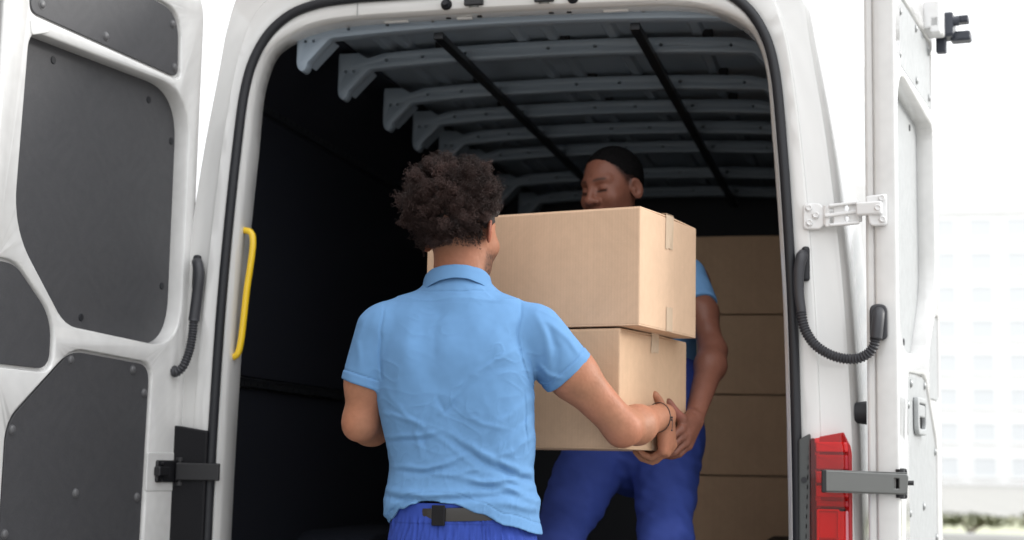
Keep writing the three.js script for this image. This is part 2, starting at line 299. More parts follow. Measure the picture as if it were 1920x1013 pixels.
{ // roof ribs: a crowned cross member with a hanging gusset at each end
  const arch = (x) => 2.357 + 0.018 * (1 - (x / 0.5) ** 2);
  const s = new THREE.Shape(), st = [];
  s.moveTo(-0.624, 2.408); s.lineTo(-0.624, 2.284); s.quadraticCurveTo(-0.62, 2.264, -0.606, 2.262); s.quadraticCurveTo(-0.594, 2.264, -0.59, 2.288); s.lineTo(-0.53, 2.35); s.quadraticCurveTo(-0.522, 2.357, -0.51, 2.357);
  for (let i = 0; i <= 24; i++) { const x = -0.5 + i / 24; s.lineTo(x, arch(x)); }
  s.lineTo(0.51, 2.357); s.quadraticCurveTo(0.522, 2.357, 0.53, 2.35); s.lineTo(0.59, 2.288); s.quadraticCurveTo(0.594, 2.264, 0.606, 2.262); s.quadraticCurveTo(0.62, 2.264, 0.624, 2.284); s.lineTo(0.624, 2.408);
  s.lineTo(0.56, 2.408); s.lineTo(0.53, 2.39); s.lineTo(0.48, 2.404);
  for (let i = 24; i >= 0; i--) { const x = -0.48 + i * 0.04; s.lineTo(x, 2.404 + 0.016 * (1 - (x / 0.48) ** 2)); }
  s.lineTo(-0.53, 2.39); s.lineTo(-0.56, 2.408); s.closePath();
  for (const x of [-0.6, -0.575, -0.47, -0.36, -0.24, -0.02, 0.1, 0.27, 0.46, 0.56]) { const h = new THREE.Path(); h.absellipse(x, Math.abs(x) > 0.5 ? 2.35 : arch(x) + 0.022, 0.0042, 0.0042, 0, 7, true); s.holes.push(h); }
  const g = toCreasedNormals(ext(s, 0.045, 0.004, 2, 6), rad(35));
  const widen = (q) => { const a = q.attributes.position; for (let i = 0; i < a.count; i++) { const x = a.getX(i), m = 0.13 * sstep(-0.5, 0.5, x); a.setX(i, x + m); a.setY(i, a.getY(i)); } return q; };   // the load bay lining is thicker on the near side, so the ribs reach further right
  widen(g);
  // a folded return flange on the gusset edge
  const fl = widen(join([-1, 1].map((q) => at(rbox(0.006, 0.1, 0.075, 0.002), q * 0.563, 2.322, -0.05, 0, 0, q * rad(44))).concat([-1, 1].map((q) => at(rbox(0.006, 0.11, 0.08, 0.002), q * 0.625, 2.345, -0.05)))));
  for (const z of [-0.08, -0.43, -0.88, -1.22, -1.56, -1.91, -2.45, -2.9]) { const r = group('roof_rib', van, 0, 0, z); add('cross_member', g, M.primer, r).position.z = -0.045; add('gusset_flange', fl, M.primer, r); }
  // clips that hold the ribs to the skin
  const clip = rbox(0.03, 0.03, 0.02, 0.004);
  for (const z of [-0.445, -0.9, -1.24]) for (const x of [-0.3, 0.09, 0.32, 0.52]) add('rib_clip', clip, M.blackPlastic, van).position.set(x, 2.421, z);
}
for (const x of [-0.212, 0.354]) add('ceiling_rail', at(rbox(0.028, 0.02, 3.0, 0.003), x, 2.36, -1.62), M.linerRail, van);
{ // yellow grab handle inside the left jamb
  const p = [[-0.80, 1.80, -0.06], [-0.752, 1.797, -0.05], [-0.728, 1.789, -0.045], [-0.721, 1.766, -0.045], [-0.734, 1.62, -0.045], [-0.748, 1.462, -0.045], [-0.756, 1.441, -0.045], [-0.775, 1.435, -0.05], [-0.82, 1.436, -0.06]];
  add('grab_handle', tube(p.map((q) => V(...q)), 0.0095, 60, 12), M.yellow, van);
}
// header: rubber stops, strikers, slots under the lip
for (const x of [-0.155, 0.202]) { const g = group('door_stop', van, x, 2.412, 0.004); add('stop_base', new THREE.CylinderGeometry(0.014, 0.016, 0.008, 20).rotateX(Math.PI / 2), M.blackPlastic, g); add('stop_buffer', at(new THREE.CylinderGeometry(0.007, 0.011, 0.016, 20).rotateX(Math.PI / 2), 0, 0, 0.01), M.rubber, g); }
for (const x of [-0.074, 0.124]) { const g = group('latch_striker', van, x, 2.412, 0.004); const s = rounded([[-0.027, -0.009, 0.003], [0.027, -0.009, 0.003], [0.027, 0.009, 0.003], [-0.027, 0.009, 0.003]]); s.holes.push(rounded([[-0.02, -0.004, 0], [-0.02, 0.005, 0], [0.02, 0.005, 0], [0.02, -0.004, 0]], THREE.Path)); add('striker_frame', ext(s, 0.012, 0.002), M.blackMetal, g); add('striker_plate', at(rbox(0.048, 0.014, 0.003, 0.001), 0, 0, -0.001), M.blackPlastic, g); add('striker_pin', tube([V(-0.014, -0.012, 0.004), V(0, -0.011, 0.006), V(0.014, -0.012, 0.004)], 0.0025, 8, 8), M.steel, g); }
for (const [x, w] of [[-0.32, 0.07], [-0.12, 0.045], [0.31, 0.07]]) add('header_pressing', at(rbox(w, 0.006, 0.016, 0.003), x, 2.390, -0.066), M.white, van);
for (const x of [-0.365, -0.165, -0.075, 0.13, 0.18, 0.395]) add('header_hole', at(new THREE.CylinderGeometry(0.0075, 0.0075, 0.003, 14), x, 2.3915, -0.06), M.blackPlastic, van);
for (const x of [-0.415, 0.43]) add('header_seam', at(rbox(0.0025, 0.05, 0.002, 0.0008), x, 2.418, 0.0005), std(lin(0.3, 0.3, 0.3), 0.7), van);

// ---------------------------------------------------------------- rear doors: u runs from the hinge to the free edge, inner face towards +z
const boltG = (() => { const g = new THREE.SphereGeometry(0.0105, 14, 6, 0, 6.2832, 0, Math.PI / 2).rotateX(Math.PI / 2); g.scale(1, 1, 0.5); const f = new THREE.CylinderGeometry(0.0122, 0.0128, 0.002, 18).rotateX(Math.PI / 2); return join([g.translate(0, 0, 0.001), f]); })();
const pinG = join([new THREE.CylinderGeometry(0.0085, 0.0085, 0.004, 16).rotateX(Math.PI / 2), new THREE.TorusGeometry(0.0088, 0.0016, 6, 18)]);
function rearDoor(sg, hx, hz, turn, panelMat, boltMat, label) {
  const d = group('rear_door', van, hx, 0, hz, turn); d.userData.label = label;
  const S = (pts, K) => rounded(sg > 0 ? pts.map(([u, y, r]) => [u, y, r]) : pts.map(([u, y, r]) => [-u, y, r]).reverse(), K);
  const P = {
    top: [[0.062, 2.216, 0.03], [0.70, 2.226, 0.03], [0.70, 2.425, 0.03], [0.075, 2.398, 0.075]],
    main: [[0.0, 1.455, 0.15], [0.505, 1.478, 0.05], [0.715, 1.69, 0.1], [0.70, 2.175, 0.05], [0.005, 2.185, 0.15]],
    mid: [[0.555, 1.362, 0.045], [0.765, 1.364, 0.02], [0.765, 1.603, 0.02], [0.70, 1.602, 0.04], [0.556, 1.488, 0.06]],
    low: [[0.145, 0.62, 0.04], [0.70, 0.62, 0.04], [0.697, 1.225, 0.05], [0.47, 1.412, 0.05], [0.132, 1.398, 0.05]],
  };
  const out = [[sg < 0 ? -0.052 : -0.04, 0.46, 0.05], [0.80, 0.46, 0.03], [0.80, 2.5, 0.03], [sg < 0 ? -0.052 : -0.04, 2.5, 0.1]];
  const grow = (pts, e) => { const cx = pts.reduce((a, p) => a + p[0], 0) / pts.length, cy = pts.reduce((a, p) => a + p[1], 0) / pts.length, wx = Math.max(...pts.map((p) => Math.abs(p[0] - cx))), wy = Math.max(...pts.map((p) => Math.abs(p[1] - cy))); return pts.map(([u, y, r]) => [cx + (u - cx) * (1 + e / wx), cy + (y - cy) * (1 + e / wy), r]); };
  const skin = S(out);
  for (const k in P) skin.holes.push(S(grow(P[k], k === 'main' ? 0.004 : 0.009).slice().reverse(), THREE.Path));
  add('inner_skin', toCreasedNormals(at(ext(skin, 0.056, 0.007, 4, 14), 0, 0, -0.056), rad(40)), M.white, d);
  add('outer_skin', at(ext(S(out.map(([u, y, r]) => [u + (u < 0 ? 0.008 : -0.012), y, r])), 0.024, 0.008, 3, 12), 0, 0, -0.0795), M.white, d);
  // shallow seats that carry the flush panels
  for (const k of ['top', 'mid', 'low']) add('panel_seat', at(ext(S(grow(P[k], 0.02)), 0.012, 0.001), 0, 0, -0.026), M.white, d);
  for (const k in P) add('door_panel', at(ext(S(grow(P[k], k === 'main' ? 0.012 : 0.001)), k === 'main' ? 0.006 : 0.008, 0.0015), 0, 0, k === 'main' ? -0.054 : -0.0138), panelMat, d);
  const B = (list, z, g, m) => { for (const [u, y] of list) add('bolt', g, m, d).position.set(sg * u, y, z); };
  B([[0.099, 2.36], [0.398, 2.244], [0.08, 2.24], [0.659, 2.254], [0.398, 2.395], [0.665, 2.395], [0.471, 1.39], [0.207, 1.382], [0.15, 1.323], [0.677, 1.21], [0.423, 1.058], [0.16, 1.045], [0.682, 0.965], [0.165, 0.7], [0.423, 0.66], [0.68, 0.7]], -0.0055, boltG, boltMat);
  B([[0.552, 2.144], [0.136, 2.137], [0.018, 2.044], [0.03, 1.628], [0.384, 1.506]], -0.0475, pinG, M.rubber);
  // rubber bead round the free edge
  add('edge_seal', tube([V(sg * 0.796, 0.47, -0.02), V(sg * 0.806, 0.5, -0.02), V(sg * 0.806, 1.5, -0.02), V(sg * 0.806, 2.46, -0.02), V(sg * 0.79, 2.497, -0.02)], 0.013, 60, 10), M.rubber, d);
  return d;
}
const doorL = rearDoor(-1, -0.90, 0.02, rad(82), M.panel, std(lin(0.11, 0.11, 0.115), 0.4), 'left rear door with dark grey panels on its inner face');
const doorR = rearDoor(1, 1.055, 0.0, rad(81), M.panelGlare, std(lin(0.3, 0.31, 0.31), 0.4, { metalness: 0.5 }), 'right rear door with panels painted pale as sky glare, swung right round along the van side');
{ // pressed shoulder above the recess and check-arm pad on the left door
  add('pressing', at(ext(rounded([[-0.70, 2.165, 0.01], [-0.63, 2.19, 0.02], [-0.655, 2.205, 0.01], [-0.71, 2.205, 0.01]]), 0.006, 0.003, 3), 0, 0, -0.003), M.white, doorL);
  add('pressing', at(ext(rounded([[-0.13, 1.06, 0.006], [0.03, 1.06, 0.006], [0.03, 1.165, 0.006], [-0.13, 1.165, 0.006]]), 0.006, 0.0025, 3), 0, 0, -0.0042), M.white, doorL);
  const g = group('check_bracket', doorL, -0.05, 1.114, 0.004);
  add('bracket_assembly', join([rbox(0.085, 0.06, 0.012, 0.006), at(rbox(0.05, 0.026, 0.02, 0.004), -0.025, 0, 0.008), at(new THREE.CylinderGeometry(0.0085, 0.0085, 0.068, 16), 0.052, 0, 0.014), at(new THREE.CylinderGeometry(0.0125, 0.0125, 0.01, 16), 0.052, 0.034, 0.014), at(new THREE.CylinderGeometry(0.0125, 0.0125, 0.01, 16), 0.052, -0.034, 0.014), at(new THREE.CylinderGeometry(0.006, 0.006, 0.01, 12).rotateX(Math.PI / 2), -0.02, 0.02, 0.006), at(new THREE.CylinderGeometry(0.006, 0.006, 0.01, 12).rotateX(Math.PI / 2), -0.02, -0.02, 0.006)]), M.blackMetal, g);
}
add('check_arm', at(rbox(0.125, 0.048, 0.012, 0.004), -0.825, 1.114, 0.028, 0, rad(6), 0), M.blackMetal, van);
{ // latch at the top free corner of the right door
  const g = group('top_latch', doorR, 0.66, 2.475, 0.0);
  add('latch_block', join([at(rbox(0.12, 0.085, 0.05, 0.008), -0.06, 0.0, 0.02), at(rbox(0.04, 0.05, 0.03, 0.005), -0.1, -0.03, 0.03)]), M.whiteMatt, g);
  add('latch_catch', join([at(rbox(0.075, 0.075, 0.05, 0.01), 0.03, 0.0, 0.045), at(rbox(0.05, 0.03, 0.06, 0.008), 0.05, -0.03, 0.085), at(rbox(0.04, 0.022, 0.04, 0.006), 0.04, 0.02, 0.09), at(new THREE.CylinderGeometry(0.015, 0.015, 0.07, 14).rotateX(Math.PI / 2), 0.01, 0.01, 0.05), at(rbox(0.03, 0.05, 0.03, 0.006), 0.03, -0.055, 0.03)]), std(lin(0.03, 0.035, 0.05), 0.35), g);
  const hnd = group('inner_handle', doorR, 0.33, 1.30, -0.005);
  const s = rounded([[-0.085, -0.05, 0.03], [0.085, -0.05, 0.03], [0.085, 0.05, 0.02], [-0.085, 0.05, 0.02]]); s.holes.push(rounded([[-0.062, -0.034, 0.02], [-0.062, 0.034, 0.01], [0.062, 0.034, 0.01], [0.062, -0.034, 0.02]], THREE.Path));
  add('handle_bezel', ext(s, 0.014, 0.004, 3), M.panelGlare, hnd); add('handle_cup', at(rbox(0.13, 0.07, 0.004, 0.001), 0, 0, -0.0005), M.blackPlastic, hnd); add('handle_paddle', at(rbox(0.11, 0.034, 0.014, 0.005), 0.0, 0.014, 0.006), M.panelGlare, hnd);
}
{ // hinges between the right pillar and the right door
  const screw = join([new THREE.CylinderGeometry(0.0085, 0.0095, 0.006, 16).rotateX(Math.PI / 2), new THREE.TorusGeometry(0.006, 0.002, 6, 16).translate(0, 0, 0.003)]);
  for (const y of [1.80, 0.72]) {
    const h = group('door_hinge', van, 0, y, 0);
    add('pillar_plate', at(ext(rounded([[0.816, -0.034, 0.012], [0.86, -0.034, 0.01], [0.874, -0.018, 0.006], [0.874, 0.014, 0.006], [0.858, 0.034, 0.01], [0.816, 0.034, 0.012]]), 0.016, 0.004, 3), 0, -0.003, 0.0), M.whiteMatt, h);
    const lk = rounded([[0.87, -0.034, 0.008], [0.958, -0.026, 0.006], [0.958, 0.03, 0.006], [0.875, 0.022, 0.01]]);
    for (const [a, b, c, e] of [[0.884, 0.892, -0.024, -0.006], [0.884, 0.892, 0.002, 0.014]]) lk.holes.push(rounded([[a, c, 0.001], [a, e, 0.001], [b, e, 0.001], [b, c, 0.001]], THREE.Path));
    for (const yy of [-0.013, 0.015]) { const p = new THREE.Path(); p.absellipse(0.926, yy, 0.0055, 0.0085, 0, 6.2832, true); lk.holes.push(p); }
    add('hinge_link', at(ext(lk, 0.014, 0.003, 3), 0, 0, 0.012), M.whiteMatt, h);
    add('hinge_link_ribs', join([at(rbox(0.075, 0.008, 0.012, 0.003), 0.918, 0.024, 0.03, 0, 0, rad(6)), at(rbox(0.085, 0.009, 0.01, 0.003), 0.912, 0.0, 0.028, 0, 0, rad(7)), at(rbox(0.075, 0.007, 0.012, 0.003), 0.92, -0.027, 0.029, 0, 0, rad(4)), at(new THREE.CylinderGeometry(0.007, 0.007, 0.05, 14), 0.874, -0.003, 0.018), at(new THREE.CylinderGeometry(0.007, 0.007, 0.05, 14), 0.957, 0.005, 0.018)]), M.whiteMatt, h);
    add('door_plate', join([at(ext(rounded([[0.982, -0.036, 0.012], [1.026, -0.036, 0.012], [1.026, 0.046, 0.008], [0.972, 0.04, 0.008]]), 0.016, 0.004, 3), 0, 0, 0.036), at(rbox(0.066, 0.034, 0.018, 0.006), 0.982, 0.008, 0.05, 0, rad(-14), 0)]), M.whiteMatt, h);
    for (const [x, yy, z] of [[0.831, 0.018, 0.018], [0.832, -0.02, 0.018], [0.848, -0.001, 0.02], [1.013, 0.034, 0.053], [1.003, 0.008, 0.062], [1.014, -0.02, 0.053]]) add('screw', screw, M.whiteMatt, h).position.set(x, yy, z);
  }
}
{ // wiring looms to the doors: smooth boot, corrugated bend, boot on the door
  const corr = (n, r) => (t) => r * (1 + 0.13 * Math.sin(t * n * 2 * Math.PI));
  const a = group('wiring_loom', van);
  add('boot', tube([V(0.816, 1.70, 0.0), V(0.812, 1.69, 0.02), V(0.806, 1.66, 0.026), V(0.805, 1.6, 0.027), V(0.812, 1.545, 0.03)], (t) => 0.0155 - 0.003 * t, 30, 14), M.cable, a);
  add('boot_flange', at(rbox(0.02, 0.09, 0.02, 0.008), 0.822, 1.675, 0.006), M.rubber, a);
  add('corrugated_sleeve', tube([V(0.81, 1.55, 0.03), V(0.82, 1.505, 0.035), V(0.846, 1.464, 0.045), V(0.885, 1.438, 0.052), V(0.925, 1.428, 0.055), V(0.96, 1.432, 0.062), V(0.986, 1.452, 0.068), V(0.996, 1.485, 0.07)], corr(38, 0.0122), 420, 14), M.cable, a);
  add('door_boot', join([tube([V(0.995, 1.475, 0.07), V(0.999, 1.51, 0.068), V(1.002, 1.535, 0.06), V(1.003, 1.548, 0.045)], 0.0155, 16, 14), at(ext(rounded([[0.978, 1.475, 0.018], [1.022, 1.475, 0.018], [1.022, 1.566, 0.02], [0.978, 1.566, 0.02]]), 0.018, 0.005, 3), 0.002, 0, 0.036)]), M.cable, a);
  const b = group('wiring_loom', van);
  add('boot', tube([V(-0.868, 1.70, 0.0), V(-0.856, 1.69, 0.02), V(-0.848, 1.66, 0.026), V(-0.851, 1.6, 0.027), V(-0.856, 1.53, 0.03)], 0.0155, 30, 14), M.cable, b);
  add('boot_flange', at(rbox(0.022, 0.1, 0.02, 0.008), -0.866, 1.67, 0.004), M.rubber, b);
  add('corrugated_sleeve', tube([V(-0.856, 1.535, 0.03), V(-0.856, 1.49, 0.035), V(-0.86, 1.44, 0.045), V(-0.872, 1.40, 0.055), V(-0.892, 1.385, 0.055), V(-0.905, 1.395, 0.04)], corr(24, 0.012), 260, 14), M.cable, b);
}
add('side_buffer', at(new THREE.CylinderGeometry(0.026, 0.03, 0.03, 24).rotateZ(Math.PI / 2), 0.955, 1.298, -0.05), M.rubber, van);
{ // steel check strap of the right door, hanging over the tail lamp
  const g = group('check_strap', van, 0, 1.124, 0);
  const s = rounded([[0.866, -0.025, 0.003], [1.066, -0.028, 0.01], [1.07, 0.022, 0.01], [0.866, 0.027, 0.003]]); s.holes.push(rounded([[1.036, -0.014, 0.001], [1.036, 0.01, 0.001], [1.046, 0.01, 0.001], [1.046, -0.014, 0.001]], THREE.Path));
  add('strap', at(ext(s, 0.009, 0.003, 3), 0, 0, 0.05), M.steel, g);
  add('strap_end', at(rbox(0.012, 0.056, 0.024, 0.003), 0.866, 0, 0.05), M.blackMetal, g);
  add('strap_flange', join([at(rbox(0.2, 0.003, 0.022, 0.001), 0.966, 0.0255, 0.042, 0, 0, rad(-0.8)), at(rbox(0.2, 0.003, 0.022, 0.001), 0.966, -0.0268, 0.042, 0, 0, rad(-0.5))]), M.steel, g);
  add('strap_pivot', join([at(new THREE.CylinderGeometry(0.011, 0.011, 0.07, 16), 1.05, -0.002, 0.038), at(rbox(0.03, 0.075, 0.03, 0.006), 1.052, -0.002, 0.02), at(new THREE.CylinderGeometry(0.006, 0.006, 0.02, 12).rotateZ(Math.PI / 2), 1.072, 0, 0.045)]), M.blackMetal, g);
  add('strap_arm', at(rbox(0.016, 0.04, 0.12, 0.004), 0.875, 0, -0.005), M.blackMetal, g);
}
for (const s of [1, -1]) { // tail lamps: black trim, reflectors behind a red lens
  const g = group('tail_lamp', van);
  const e0 = s > 0 ? 0.832 : 0.92;
  add('trim', at(ext(rounded(s > 0 ? [[0.802, 0.55, 0.004], [e0, 0.55, 0.004], [e0, 1.243, 0.006], [0.802, 1.226, 0.006]] : [[-e0, 0.55, 0.004], [-0.802, 0.55, 0.004], [-0.802, 1.226, 0.006], [-e0, 1.243, 0.02]]), 0.03, 0.005, 3), 0, 0, -0.004), s > 0 ? M.trim : M.blackPlastic, g);
  add('trim_screw', at(new THREE.CylinderGeometry(0.0075, 0.0075, 0.006, 14).rotateX(Math.PI / 2), s * 0.816, 1.126, 0.026), M.rubber, g);
  const x0 = e0 + 0.001, x1 = 0.934, X = (pts) => rounded(s > 0 ? pts : pts.map(([x, y, r]) => [-x, y, r]).reverse());
  add('lamp_housing', at(ext(X([[x0, 0.55, 0.004], [x1, 0.55, 0.01], [x1 - 0.003, 1.2, 0.006], [x1 - 0.02, 1.247, 0.004], [x0, 1.231, 0.003]]), 0.018, 0.002), 0, 0, -0.014), std(lin(0.4, 0.01, 0.016), 0.4), g);
  const red = std(lin(0.6, 0.02, 0.025), 0.2), redDeep = std(lin(0.4, 0.012, 0.025), 0.25), pink = std(lin(0.55, 0.2, 0.24), 0.15);
  const cells = [[1.196, 1.222, red], [1.152, 1.19, redDeep], [1.118, 1.148, pink], [1.084, 1.113, red], [1.06, 1.076, redDeep], [0.9, 1.052, pink], [0.78, 0.89, red], [0.66, 0.77, redDeep], [0.57, 0.65, red]];
  for (const [y0, y1, m] of cells) add('reflector', at(ext(X([[x0 + 0.011, y0, 0.004], [x1 - 0.009, y0, 0.005], [x1 - 0.01, y1, 0.005], [x0 + 0.011, y1, 0.004]]), 0.01, 0.004, 3), 0, 0, 0.006), m, g);
  // ribbed inner optic and its bright outline
  for (let k = 0; k < 12; k++) add('optic_rib', at(rbox(0.042, 0.0032, 0.004, 0.001, 1), s * (x0 + 0.04), 0.925 + k * 0.0052, 0.018), redDeep, g);
  add('lamp_divider', at(rbox(x1 - x0 - 0.03, 0.006, 0.014, 0.001, 1), s * ((x0 + x1) / 2 - 0.002), 1.0535, 0.01), M.blackPlastic, g);
  add('lamp_divider', at(rbox(0.008, 0.68, 0.022, 0.001, 1), s * (x0 + 0.005), 0.89, 0.012), std(lin(0.05, 0.004, 0.006), 0.4), g);
  add('optic_frame', (() => { const p = rounded([[x0 + 0.014, 0.905, 0.004], [x0 + 0.07, 0.94, 0.01], [x0 + 0.07, 1.055, 0.006], [x0 + 0.014, 1.055, 0.004]].map(([x, y, r]) => [s * x, y, r])); p.holes.push(rounded([[x0 + 0.019, 0.913, 0.004], [x0 + 0.065, 0.943, 0.008], [x0 + 0.065, 1.05, 0.004], [x0 + 0.019, 1.05, 0.004]].map(([x, y, r]) => [s * x, y, r]), THREE.Path)); return at(ext(p, 0.006, 0.001), 0, 0, 0.016); })(), red, g);
  const rows = [];
  for (let i = 0; i <= 40; i++) { const t = i / 40, y = 0.552 + t * 0.676; rows.push(Array.from({ length: 13 }, (_, j) => { const q = j / 12, y2 = y + q * 0.018 * t; return V(s * (x0 + q * (x1 - x0 - 0.001) - 0.018 * Math.max(0, q - 0.75) / 0.25 * clamp((t - 0.94) / 0.06, 0, 1)), y2, 0.03 - 0.045 * Math.pow(q, 7)); })); }
  add('lens', sheet(rows), std(lin(0.93, 0.035, 0.045), 0.02, { transmission: 1, thickness: 0, ior: 1.5 }), g);
}

// ---------------------------------------------------------------- cardboard boxes
const fibre = new Float32Array(512 * 512);
for (let k = 0; k < 260; k++) { let x = rr(0, 512), y = rr(0, 512), a = rr(0, 6.28); const n = rr(6, 46), v = rr(-7, 6); for (let t = 0; t < n; t++) { fibre[(Math.floor(y + 512) % 512) * 512 + Math.floor(x + 512) % 512] += v; x += Math.cos(a); y += Math.sin(a); a += gauss() * 0.12; x = (x + 512) % 512; y = (y + 512) % 512; } }
const kraft = texture(512, 512, (i, j) => {
  const f = 5 * tnoise(i, j, 512, 512, 7) + 4 * tnoise(i, j, 512, 512, 30, 2) + (rnd() - 0.5) * 7, c = 1.6 * Math.sin(i / 512 * 2 * Math.PI * 64) + 3 * tnoise(i, 0, 512, 512, 60, 8);
  const v = 236 + f + c + fibre[j * 512 + i]; return [v, v - 1, v - 3];
});
const kraftBump = texture(512, 64, (i) => { const v = 128 + 90 * Math.sin(i / 512 * 2 * Math.PI * 64); return [v, v, v]; }, false);
const kraftMat = (r, g, b) => std(lin(r, g, b), 0.78, { map: kraft, bumpMap: kraftBump, bumpScale: 0.0001 });
const boxMats = [kraftMat(0.73, 0.50, 0.34), kraftMat(0.66, 0.445, 0.29)];
const edgeMat = std(lin(0.42, 0.28, 0.17), 0.9), tapeMat = std(lin(0.66, 0.5, 0.36), 0.22, { clearcoat: 0.5 });
function uvBox(g, sc = 0.5) {                          // uv in metres on every face
  const p = g.attributes.position, n = g.attributes.normal, uv = new Float32Array(p.count * 2);
  for (let i = 0; i < p.count; i++) {
    const ax = Math.abs(n.getX(i)), ay = Math.abs(n.getY(i)), az = Math.abs(n.getZ(i));
    uv[i * 2] = (ax > ay && ax > az ? p.getZ(i) : p.getX(i)) / sc; uv[i * 2 + 1] = (ay > ax && ay > az ? p.getZ(i) : p.getY(i)) / sc;
  }
  g.setAttribute('uv', new THREE.BufferAttribute(uv, 2)); return g;
}
// origin at the middle of the underside, front towards +z
function carton(w, h, d, mat, label, x, y, z, turn, grp, o = {}) {
  const b = group('cardboard_box', scene, x, y, z, turn); tag(b, label, 'box', grp);
  // walls slightly bowed
  const g = uvBox(new RoundedBoxGeometry(w, h - 0.004, d, 3, 0.0045)); 
  add('carton_walls', g.translate(0, h / 2 - 0.002, 0), mat, b);
  const t = 0.0045, gap = 0.0025, fd = d / 2 - gap / 2;
  // the two long top flaps meet along the middle; bottom flaps the same
  for (const s of [-1, 1]) {
    const f = uvBox(rbox(w - 0.0012, t, fd, 0.0018)), fm = uvBox(rbox(w - 0.0012, t, fd - 0.003, 0.0018).translate(0, 0, -s * (fd / 2 - 0.0005)));
    const m = add('top_flap', fm, mat, b); m.position.set(0, h - 0.0045, s * (d / 2 - 0.001)); m.rotation.x = s * (0.012 + (o.tilt ?? 0.004) * (s > 0 ? 0.5 : 1));   // hinged on the outer edge, a little proud along the joint
    const m2 = add('bottom_flap', f, mat, b); m2.position.set(0, 0.0005, s * (fd / 2 + gap / 2));
  }
  if (o.tape !== false) {
    // tape over the flap joint, run down a hand's breadth on the sides
    const tw = 0.05;
    add('tape', at(rbox(w + 0.002, 0.0008, tw, 0.0003, 1), 0, h + 0.0032 + (o.tilt ?? 0.004) * d * 0.42, 0), tapeMat, b);
    for (const s of [-1, 1]) {
      const rows = []; const L = o.drop ?? 0.085;
      for (let i = 0; i <= 16; i++) { const v = i / 16; rows.push(Array.from({ length: 9 }, (_, j) => { const u = j / 8 - 0.5; return V(s * (w / 2 + 0.0012 + 0.0014 * Math.max(0, noise(v * 4 + x * 9, u * 3, s + y * 5)) * v), h + 0.003 - v * L - (i === 16 ? 0.006 * noise(j * 1.7, x * 7, 2) : 0), u * tw + 0.004 * v); })); }
      add('tape', sheet(rows), tapeMat, b);
      const low = []; for (let i = 0; i <= 10; i++) { const v = i / 10; low.push(Array.from({ length: 7 }, (_, j) => V(s * (w / 2 + 0.0014), v * 0.06 + (i === 10 ? 0.005 * noise(j * 1.3, y * 7, 6) : 0), (j / 6 - 0.5) * tw * 0.8))); }
      add('tape', sheet(low), tapeMat, b);
    }
  }
  return b;
}
{
  // carried pair: front right edges of the top box at (0.46, 0.45), of the lower at (0.412, 0.438); both turned by -14 degrees
  const a = rad(14), r = [Math.cos(a), Math.sin(a)], d = [Math.sin(a), -Math.cos(a)];
  const place = (fx, fz, w, dp) => [fx - r[0] * w / 2 + d[0] * dp / 2, fz - r[1] * w / 2 + d[1] * dp / 2];
  const [x1, z1] = place(0.461, 0.45, 0.578, 0.372), [x2, z2] = place(0.412, 0.438, 0.55, 0.44);
  carton(0.578, 0.282, 0.372, boxMats[0], 'upper cardboard box of the pair carried between the two men', x1, 1.4785, z1, -a, 'boxes being carried', { lift: 0.003, tilt: 0.012 });
  carton(0.55, 0.282, 0.44, boxMats[1], 'lower cardboard box of the pair, gripped by the hands of both men', x2, 1.1925, z2, -a + 0.006, 'boxes being carried', { drop: 0.05 });
  // stack in the load bay against the right wall
  const rowsL = ['bottom cardboard box of the stack inside the load bay, on the van floor', 'second cardboard box up from the van floor in the load bay stack', 'middle cardboard box of the five stacked in the load bay', 'second cardboard box down from the top of the load bay stack', 'top cardboard box of the stack inside the load bay'];
  for (let k = 0; k < 5; k++) carton(0.54, k ? 0.29 : 0.212, 0.42, boxMats[1], rowsL[k], 0.586 + [0.0, 0.004, -0.003, 0.005, -0.004][k], 0.62 + (k ? 0.215 + (k - 1) * 0.2945 : 0), -1.91, [0, 0.006, -0.005, 0.004, -0.006][k], 'boxes stacked in the load bay', { tape: k === 4 });
}

